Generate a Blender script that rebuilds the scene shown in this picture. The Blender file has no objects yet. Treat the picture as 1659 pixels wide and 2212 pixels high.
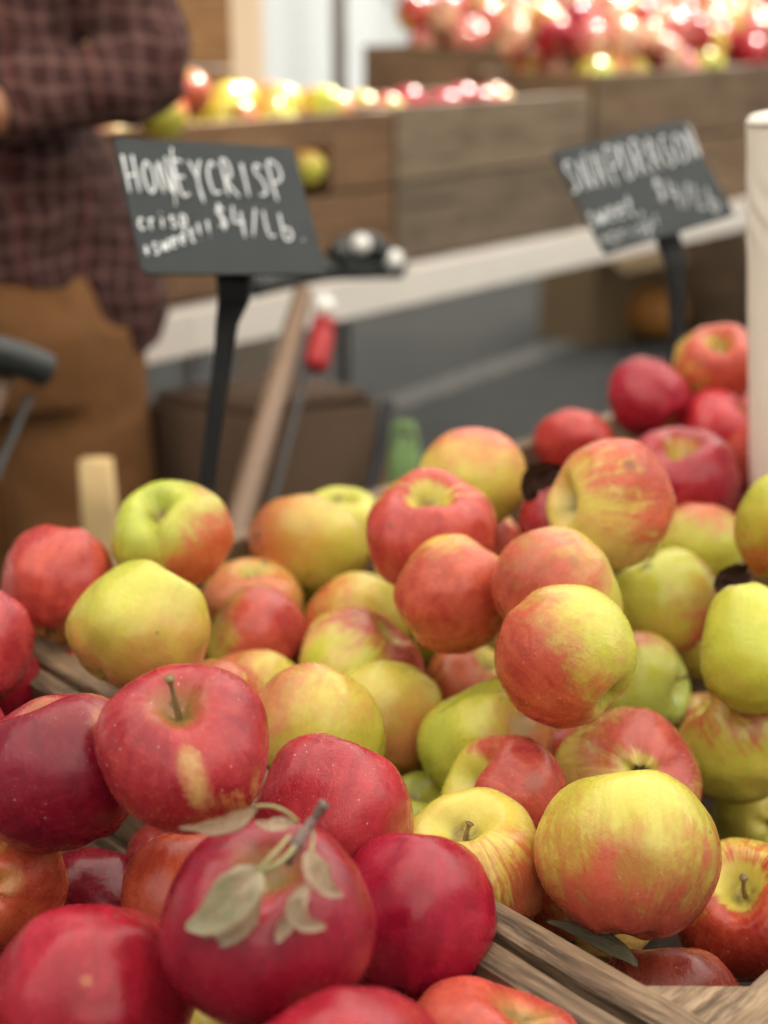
import bpy, bmesh, math, random
import numpy as np
from mathutils import Vector, Matrix, noise, Quaternion
PI = math.pi
sc = bpy.context.scene
COL = sc.collection
random.seed(7)

# ------------------------------------------------------------------ camera frame
F = 2949.0; CW, CH = 829.5, 1106.0          # the photograph measured at 1659 x 2212
HC = 1.30; TH = math.radians(20)
CAM = Vector((0, 0, HC))
VF = Vector((0, math.cos(TH), -math.sin(TH)))  # forward
VU = Vector((0, math.sin(TH), math.cos(TH)))   # up
VR = Vector((1, 0, 0))
def U(px, py, d):
    return CAM + VF*d + VR*((px-CW)/F*d) + VU*((CH-py)/F*d)
def V(u, v, w):                              # a direction given as right, up, towards the viewer
    return (VR*u + VU*v - VF*w).normalized()
def PZ(px, py, z):                           # where the sight line meets a height
    dr = VF + VR*((px-CW)/F) + VU*((CH-py)/F)
    return CAM + dr*((z-HC)/dr.z)

# ------------------------------------------------------------------ helpers
def tag(o, label=None, cat=None, group=None, kind=None):
    if label: o['label'] = label
    if cat: o['category'] = cat
    if group: o['group'] = group
    if kind: o['kind'] = kind
    return o
def empty(name, loc, rot=None):
    o = bpy.data.objects.new(name, None); COL.objects.link(o)
    M = Matrix.Translation(loc)
    if rot is not None: M = M @ rot.to_4x4()
    o.matrix_world = M
    o.empty_display_size = .05
    return o
def mesh_obj(name, verts, faces, mat, parent=None, M=None, smooth=True):
    me = bpy.data.meshes.new(name); me.from_pydata([tuple(v) for v in verts], [], faces)
    if smooth: me.polygons.foreach_set('use_smooth', [True]*len(me.polygons))
    me.materials.append(mat); me.update()
    return link(name, me, parent, M)
def link(name, me, parent=None, M=None):
    o = bpy.data.objects.new(name, me); COL.objects.link(o)
    if parent is not None: o.parent = parent
    if M is not None: o.matrix_local = M
    return o
def bm_obj(name, bm, mat, parent=None, M=None, smooth=False):
    bmesh.ops.recalc_face_normals(bm, faces=bm.faces)
    me = bpy.data.meshes.new(name); bm.to_mesh(me); bm.free()
    if smooth: me.polygons.foreach_set('use_smooth', [True]*len(me.polygons))
    me.materials.append(mat)
    return link(name, me, parent, M)
def add_box(bm, c, s, bev=0.0, rot=None):
    r = bmesh.ops.create_cube(bm, size=1)
    vs = r['verts']
    for v in vs: v.co = Vector((v.co.x*s[0], v.co.y*s[1], v.co.z*s[2]))
    if bev:
        es = list({e for v in vs for e in v.link_edges})
        b = bmesh.ops.bevel(bm, geom=es, offset=bev, segments=2, affect='EDGES', profile=.6)
        vs = list({v for f in b['faces'] for v in f.verts} | {v for v in vs if v.is_valid})
    M = Matrix.Translation(c) @ (rot.to_4x4() if rot is not None else Matrix())
    for v in vs: v.co = M @ v.co
def tube_data(pts, rads, n=12, cap=True):
    vs, fs = [], []
    pts = [Vector(p) for p in pts]; m = len(pts)
    up = None
    for i, p in enumerate(pts):
        t = (pts[min(i+1, m-1)]-pts[max(i-1, 0)]).normalized()
        if up is None: up = t.orthogonal().normalized()
        up = (up - t*up.dot(t)).normalized()
        s = t.cross(up)
        r = rads[i] if hasattr(rads, '__len__') else rads
        rx, ry = r if hasattr(r, '__len__') else (r, r)
        for k in range(n):
            a = 2*PI*k/n
            vs.append(p + up*math.cos(a)*rx + s*math.sin(a)*ry)
    for i in range(m-1):
        for k in range(n):
            a, b = i*n+k, i*n+(k+1) % n
            fs.append((a, b, b+n, a+n))
    if cap:
        fs.append(tuple(range(n-1, -1, -1))); fs.append(tuple(range((m-1)*n, m*n)))
    return vs, fs
def smooth_path(pts, k=6):
    pts = [Vector(p) for p in pts]; out = []
    for i in range(len(pts)-1):
        p0 = pts[max(i-1, 0)]; p1 = pts[i]; p2 = pts[i+1]; p3 = pts[min(i+2, len(pts)-1)]
        for j in range(k):
            t = j/k
            out.append(.5*((2*p1)+(p2-p0)*t+(2*p0-5*p1+4*p2-p3)*t*t+(3*p1-p0-3*p2+p3)*t**3))
    out.append(pts[-1]); return out
def tube(name, pts, rads, mat, parent=None, n=12, M=None):
    vs, fs = tube_data(pts, rads, n)
    return mesh_obj(name, vs, fs, mat, parent, M)

# ------------------------------------------------------------------ node helpers
class NT:
    def __init__(s, name):
        s.m = bpy.data.materials.new(name); s.m.use_nodes = True
        s.t = s.m.node_tree; s.t.nodes.clear()
        s.out = s.t.nodes.new('ShaderNodeOutputMaterial')
        s.b = s.t.nodes.new('ShaderNodeBsdfPrincipled')
        s.l(s.b.outputs[0], s.out.inputs[0])
    def l(s, a, b): s.t.links.new(a, b)
    def n(s, typ, **kw):
        x = s.t.nodes.new(typ)
        for k, v in kw.items(): setattr(x, k, v)
        return x
    def put(s, sock, v):
        if v is None: return
        if hasattr(v, 'is_output'): s.l(v, sock)
        else: sock.default_value = v
    def math(s, op, a, b=None, c=None, clamp=False):
        x = s.n('ShaderNodeMath', operation=op, use_clamp=clamp)
        s.put(x.inputs[0], a); s.put(x.inputs[1], b); s.put(x.inputs[2], c)
        return x.outputs[0]
    def vmath(s, op, a, b=None, sc=None, out=0):
        x = s.n('ShaderNodeVectorMath', operation=op)
        s.put(x.inputs[0], a); s.put(x.inputs[1], b)
        if sc is not None: s.put(x.inputs['Scale'], sc)
        return x.outputs[out]
    def mix(s, f, a, b, mode='MIX'):
        x = s.n('ShaderNodeMix', data_type='RGBA', blend_type=mode)
        s.put(x.inputs[0], f); s.put(x.inputs[6], a); s.put(x.inputs[7], b)
        return x.outputs[2]
    def mrange(s, v, a, b, c=0., d=1., typ='SMOOTHSTEP'):
        x = s.n('ShaderNodeMapRange', interpolation_type=typ)
        s.put(x.inputs[0], v); s.put(x.inputs[1], a); s.put(x.inputs[2], b); s.put(x.inputs[3], c); s.put(x.inputs[4], d)
        return x.outputs[0]
    def noise(s, vec, scale, detail=3, rough=.5, dist=0., out=0):
        x = s.n('ShaderNodeTexNoise')
        s.put(x.inputs['Vector'], vec); x.inputs['Scale'].default_value = scale
        x.inputs['Detail'].default_value = detail; x.inputs['Roughness'].default_value = rough
        x.inputs['Distortion'].default_value = dist
        return x.outputs[out]
    def voro(s, vec, scale, out='Distance', rnd=1.):
        x = s.n('ShaderNodeTexVoronoi')
        s.put(x.inputs['Vector'], vec); x.inputs['Scale'].default_value = scale
        x.inputs['Randomness'].default_value = rnd
        return x
    def attr(s, name, out=2, typ='OBJECT'):
        return s.n('ShaderNodeAttribute', attribute_type=typ, attribute_name=name).outputs[out]
    def obj(s): return s.n('ShaderNodeTexCoord').outputs['Object']
    def bump(s, h, strength=.2, dist=.01):
        x = s.n('ShaderNodeBump'); x.inputs['Strength'].default_value = strength; x.inputs['Distance'].default_value = dist
        s.l(h, x.inputs['Height']); s.l(x.outputs[0], s.b.inputs['Normal'])
    def rgb(s, c): return (c[0], c[1], c[2], 1)
def simple(name, col, rough=.5, var=.15, scale=20, metal=0, spec=.5, bump=0., bscale=None):
    t = NT(name); o = t.obj()
    n = t.noise(o, scale, 4)
    c = t.mix(n, t.rgb([x*(1-var) for x in col]), t.rgb([min(1, x*(1+var)) for x in col]))
    t.l(c, t.b.inputs['Base Color']); t.b.inputs['Roughness'].default_value = rough
    t.b.inputs['Metallic'].default_value = metal
    t.b.inputs['Specular IOR Level'].default_value = spec
    if bump: t.bump(t.noise(o, bscale or scale*3, 5), bump, .003)
    return t.m

# ------------------------------------------------------------------ apple skin
def apple_material():
    t = NT('apple_skin')
    P = t.obj()
    N = t.vmath('NORMALIZE', P)
    sx = t.n('ShaderNodeSeparateXYZ'); t.l(P, sx.inputs[0]); X, Y, Z = sx.outputs
    rho = t.math('SQRT', t.math('ADD', t.math('MULTIPLY', X, X), t.math('MULTIPLY', Y, Y)))
    rs = t.math('MAXIMUM', rho, .02)
    seed = t.attr('seed', 2)
    cb, cb2, cr, bl = t.attr('c_base', 0), t.attr('c_base2', 0), t.attr('c_red', 0), t.attr('blush', 1)
    cov, strk, soft, dots = t.attr('cov', 2), t.attr('streak', 2), t.attr('soft', 2), t.attr('dots', 2)
    off = t.n('ShaderNodeCombineXYZ'); t.l(seed, off.inputs[0]); t.l(seed, off.inputs[1]); t.l(seed, off.inputs[2])
    PO = t.vmath('ADD', P, off.outputs[0]); N_O = t.vmath('ADD', N, off.outputs[0])
    # a warp that bends the streaks a little
    wv = t.n('ShaderNodeVectorMath', operation='SUBTRACT'); t.l(t.noise(PO, 1.6, 2, out=1), wv.inputs[0]); wv.inputs[1].default_value = (.5, .5, .5)
    warp = t.vmath('SCALE', wv.outputs[0], sc=.55)
    cmb = t.n('ShaderNodeCombineXYZ')
    t.l(t.math('DIVIDE', X, rs), cmb.inputs[0]); t.l(t.math('DIVIDE', Y, rs), cmb.inputs[1]); t.l(t.math('MULTIPLY', Z, .16), cmb.inputs[2])
    SV = t.vmath('ADD', t.vmath('ADD', cmb.outputs[0], off.outputs[0]), t.vmath('SCALE', warp, sc=.35))
    s1 = t.noise(SV, 5.5, 4, .62)
    s2 = t.noise(SV, 19, 3, .7)
    n1 = t.noise(PO, 1.15, 2, .5)
    n3 = t.noise(t.vmath('ADD', PO, warp), 4.2, 5, .66)
    n4 = t.noise(PO, 17, 3, .6)
    dt = t.vmath('DOT_PRODUCT', N, bl, out=1)
    v = t.math('MULTIPLY', dt, .85)
    v = t.math('ADD', v, t.math('MULTIPLY', t.math('SUBTRACT', n1, .5), 1.5))
    v = t.math('ADD', v, t.math('MULTIPLY', t.math('SUBTRACT', n3, .5), .95))
    v = t.math('ADD', v, t.math('MULTIPLY', t.math('SUBTRACT', n4, .5), .40))
    ss = t.math('ADD', t.math('MULTIPLY', t.math('SUBTRACT', s1, .5), 3.2), t.math('MULTIPLY', t.math('SUBTRACT', s2, .5), 2.3))
    v = t.math('ADD', v, t.math('MULTIPLY', ss, strk))
    v = t.math('ADD', v, cov)
    # thin the red inside the cavities
    ctop = t.math('MULTIPLY', t.mrange(rho, .46, .14), t.math('GREATER_THAN', Z, 0))
    cbot = t.math('MULTIPLY', t.mrange(rho, .45, .1), t.math('LESS_THAN', Z, 0))
    v = t.math('SUBTRACT', v, t.math('MULTIPLY', ctop, t.attr('cavity', 2)))
    v = t.math('SUBTRACT', v, t.math('MULTIPLY', cbot, t.math('MULTIPLY', t.attr('cavity', 2), .7)))
    m = t.mrange(v, t.math('MULTIPLY', soft, -1.), soft)
    base = t.mix(t.mrange(t.math('ADD', n1, t.math('MULTIPLY', t.math('SUBTRACT', s1, .5), .9)), .3, .72), cb, cb2)
    hv = t.math('ADD', t.math('MULTIPLY', n3, .3), t.math('ADD', t.math('MULTIPLY', s1, .35), t.math('MULTIPLY', n1, .35)))
    n5 = t.noise(t.vmath('ADD', PO, warp), 11, 4, .7); s3 = t.noise(SV, 34, 2, .6)
    fine = t.math('ADD', t.math('MULTIPLY', t.math('SUBTRACT', n5, .5), 1.3), t.math('MULTIPLY', t.math('SUBTRACT', s3, .5), 1.1))
    base = t.mix(t.math('MULTIPLY', t.mrange(fine, .02, .42), .35), base, t.mix(.45, cb2, (.75, .68, .30, 1)))
    base = t.mix(t.math('MULTIPLY', t.mrange(fine, -.02, -.42), .45), base, t.mix(1., base, (.80, .70, .55, 1), 'MULTIPLY'))
    red = t.mix(t.mrange(hv, .36, .62), t.mix(1., cr, (.64, .48, .6, 1), 'MULTIPLY'), t.mix(t.attr('fade', 2), cr, cb))
    red = t.mix(t.math('MULTIPLY', t.mrange(fine, .05, .5), .30), red, t.mix(.25, t.mix(1., cr, (1.35, 1.9, 1.6, 1), 'MULTIPLY'), cb))
    red = t.mix(t.math('MULTIPLY', t.mrange(fine, -.05, -.5), .4), red, t.mix(1., cr, (.62, .4, .5, 1), 'MULTIPLY'))
    col = t.mix(t.math('MULTIPLY', m, .985), base, red)
    # a half-way blush: tints the yellow around the red orange
    halo = t.math('MULTIPLY', t.mrange(v, t.math('MULTIPLY', soft, -2.6), soft), .17)
    col = t.mix(t.math('MULTIPLY', halo, t.math('SUBTRACT', 1., m)), col, cr)
    col = t.mix(t.math('MULTIPLY', ctop, .35), col, (.36, .36, .07, 1))
    col = t.mix(t.math('MULTIPLY', t.math('MULTIPLY', t.mrange(rho, .26, .08), t.math('GREATER_THAN', Z, 0)), t.mrange(n3, .35, .6)), col, (.22, .15, .05, 1))
    col = t.mix(t.math('MULTIPLY', t.mrange(rho, .17, .05), t.math('LESS_THAN', Z, 0)), col, (.07, .05, .025, 1))
    # one directed patch (bruise, russet or bare streak)
    pd, pc, ps = t.attr('patch', 1), t.attr('patch_col', 0), t.attr('patch_size', 2)
    dd = t.math('SUBTRACT', 1., t.vmath('DOT_PRODUCT', N, pd, out=1))
    al = t.vmath('DOT_PRODUCT', t.vmath('SUBTRACT', N, pd), t.attr('patch_ax', 1), out=1)
    dd = t.math('SUBTRACT', dd, t.math('MULTIPLY', t.math('MULTIPLY', al, al), .46))
    dd = t.math('ADD', dd, t.math('MULTIPLY', t.math('SUBTRACT', t.math('ADD', t.math('MULTIPLY', n3, .6), t.math('MULTIPLY', n4, .4)), .5), t.math('MULTIPLY', ps, 2.6)))
    pm = t.mrange(dd, t.math('MULTIPLY', ps, 1.25), t.math('MULTIPLY', ps, -.25))
    col = t.mix(t.math('MULTIPLY', pm, .66), col, pc)
    # lenticels
    vo = t.voro(N_O, 10.5); vc = t.n('ShaderNodeSeparateColor'); t.l(vo.outputs['Color'], vc.inputs[0])
    rad = t.math('MULTIPLY_ADD', t.math('MULTIPLY', vc.outputs[0], vc.outputs[1]), .13, .045)
    dm = t.mrange(t.math('SUBTRACT', vo.outputs['Distance'], rad), .035, -.01)
    dm = t.math('MULTIPLY', dm, t.math('GREATER_THAN', vc.outputs[2], .12))
    col = t.mix(t.math('MULTIPLY', t.math('MULTIPLY', dm, dots), .8), col, (.74, .50, .34, 1))
    vo2 = t.voro(N_O, 21); vd = t.n('ShaderNodeSeparateColor'); t.l(vo2.outputs['Color'], vd.inputs[0])
    dm2 = t.math('MULTIPLY', t.mrange(vo2.outputs['Distance'], .15, .06), t.math('GREATER_THAN', vd.outputs[0], .55))
    col = t.mix(t.math('MULTIPLY', t.math('MULTIPLY', dm2, dots), .65), col, (.72, .5, .3, 1))
    # specks, scuffs and small brown blemishes
    vb = t.voro(PO, 2.3); vbc = t.n('ShaderNodeSeparateColor'); t.l(vb.outputs['Color'], vbc.inputs[0])
    br = t.math('MULTIPLY', t.math('POWER', vbc.outputs[0], 5.), .16)
    bd = t.math('ADD', vb.outputs['Distance'], t.math('MULTIPLY', t.math('SUBTRACT', n4, .5), .12))
    bmk = t.mrange(t.math('SUBTRACT', bd, br), .03, -.01)
    bmk = t.math('MULTIPLY', bmk, t.math('GREATER_THAN', vbc.outputs[1], .45))
    col = t.mix(t.math('MULTIPLY', bmk, .75), col, (.11, .06, .03, 1))
    sf = t.noise(t.vmath('ADD', PO, warp), 9, 6, .75, 1.5)
    scf = t.math('MULTIPLY', t.mrange(sf, .66, .74), .22)
    col = t.mix(scf, col, (.5, .36, .16, 1))
    t.l(col, t.b.inputs['Base Color'])
    rg = t.math('ADD', t.mrange(n3, .3, .7, .19, .33), t.math('MULTIPLY', bmk, .3))
    t.l(rg, t.b.inputs['Roughness'])
    t.b.inputs['Specular IOR Level'].default_value = .46
    t.b.inputs['Subsurface Weight'].default_value = 0.0
    hb = t.math('ADD', t.math('MULTIPLY', n3, .5), t.math('ADD', t.math('MULTIPLY', n4, .10), t.math('MULTIPLY', dm, -.03)))
    t.bump(hb, .35, .0035)
    return t.m
M_APPLE = apple_material()
M_STEM = simple('stem_bark', (.27, .19, .08), .7, .4, 9, bump=.5)
M_CALYX = simple('dry_calyx', (.09, .07, .04), .9, .5, 9, bump=.5)

def apple_mesh(seed, el=.9, bas=.2, lump=.05, taper=.09, cav=.42, cavw=.30, lobes=.03, nu=64, nv=44, shear=0., ws=0.):
    rnd = random.Random(seed)
    o = Vector((rnd.uniform(0, 50), rnd.uniform(0, 50), rnd.uniform(0, 50)))
    ph = rnd.uniform(0, 2*PI); ph2 = rnd.uniform(0, 2*PI)
    vs = []; fs = []
    for j in range(nv+1):
        u = PI*j/nv
        # denser rings near the poles
        u = u - .28*math.sin(2*u)*.5
        for i in range(nu):
            th = 2*PI*i/nu
            r0 = math.sin(u)**.93 if 0 < j < nv else 0.
            z = math.cos(u)
            ax = Vector((math.cos(th), math.sin(th), 0))
            rr = r0*(1+taper*z-.04*max(0, -z)**2) * (1 + lobes*math.cos(5*th+ph)*(.25+.75*max(0, -z)) + .022*math.cos(2*th+ph2) + .018*math.cos(3*th+ph*2))
            if ws: rr *= 1-ws*math.exp(-((z-.45)/.28)**2)
            zz = z*el
            wob = 1+.18*math.cos(2*th+ph)+.1*math.cos(3*th+ph2)
            zz -= cav*math.exp(-(rr/(cavw*wob))**2)*(z > 0)
            zz += (bas+.05*math.cos(5*th+ph))*math.exp(-(rr/(.24))**2)*(z < 0)
            zz += .05*math.cos(5*th+ph)*max(0, -z)*r0
            p = ax*rr; p.z = zz
            nn = noise.noise(p*1.1+o)*lump + noise.noise(p*2.6+o)*lump*.35
            p *= 1+nn
            p.x += shear*p.z
            vs.append(p)
    # poles collapse to one vertex each
    V0 = [vs[0]]; idx = {}
    for j in range(1, nv):
        for i in range(nu): V0.append(vs[j*nu+i])
    V0.append(vs[nv*nu])
    top, bot = 0, len(V0)-1
    g = lambda j, i: 1+(j-1)*nu+(i % nu)
    for i in range(nu):
        fs.append((top, g(1, i), g(1, i+1)))
        fs.append((bot, g(nv-1, i+1), g(nv-1, i)))
    for j in range(1, nv-1):
        for i in range(nu): fs.append((g(j, i), g(j+1, i), g(j+1, i+1), g(j, i+1)))
    me = bpy.data.meshes.new('apple'); me.from_pydata([tuple(v) for v in V0], [], fs)
    me.polygons.foreach_set('use_smooth', [True]*len(me.polygons))
    me.materials.append(M_APPLE)
    return me
def apply_skin(o, **k):
    o['seed'] = float(k.get('seed', 0)); o['c_base'] = k['base']; o['c_base2'] = k['base2']; o['c_red'] = k['red']
    o['blush'] = [float(x) for x in k['blush']]; o['cov'] = float(k['cov']); o['streak'] = float(k['streak'])
    o['soft'] = float(k.get('soft', .35)); o['dots'] = float(k.get('dots', .5)); o['cavity'] = float(k.get('cavity', .7))
    o['patch'] = [float(x) for x in k.get('patch', (0, 0, 1))]; o['patch_col'] = k.get('pcol', (.2, .1, .02)); o['patch_size'] = float(k.get('psize', 0.)); o['patch_ax'] = [float(x) for x in k.get('pax', (0, 0, 0))]; o['fade'] = float(k.get('fade', .08))

G1 = (.53, .53, .06); G2 = (.40, .47, .055)        # green apples
Y1 = (.67, .54, .10); Y2 = (.62, .57, .10)          # yellow
T1 = (.68, .48, .15); T2 = (.60, .50, .11)          # tan / pinkish yellow
GR1 = (.50, .54, .07); GR2 = (.38, .46, .05)        # clear green
R1 = (.52, .035, .035); R2 = (.42, .010, .028); R3 = (.22, .004, .018); R4 = (.60, .10, .05); R5 = (.34, .008, .026)

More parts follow.
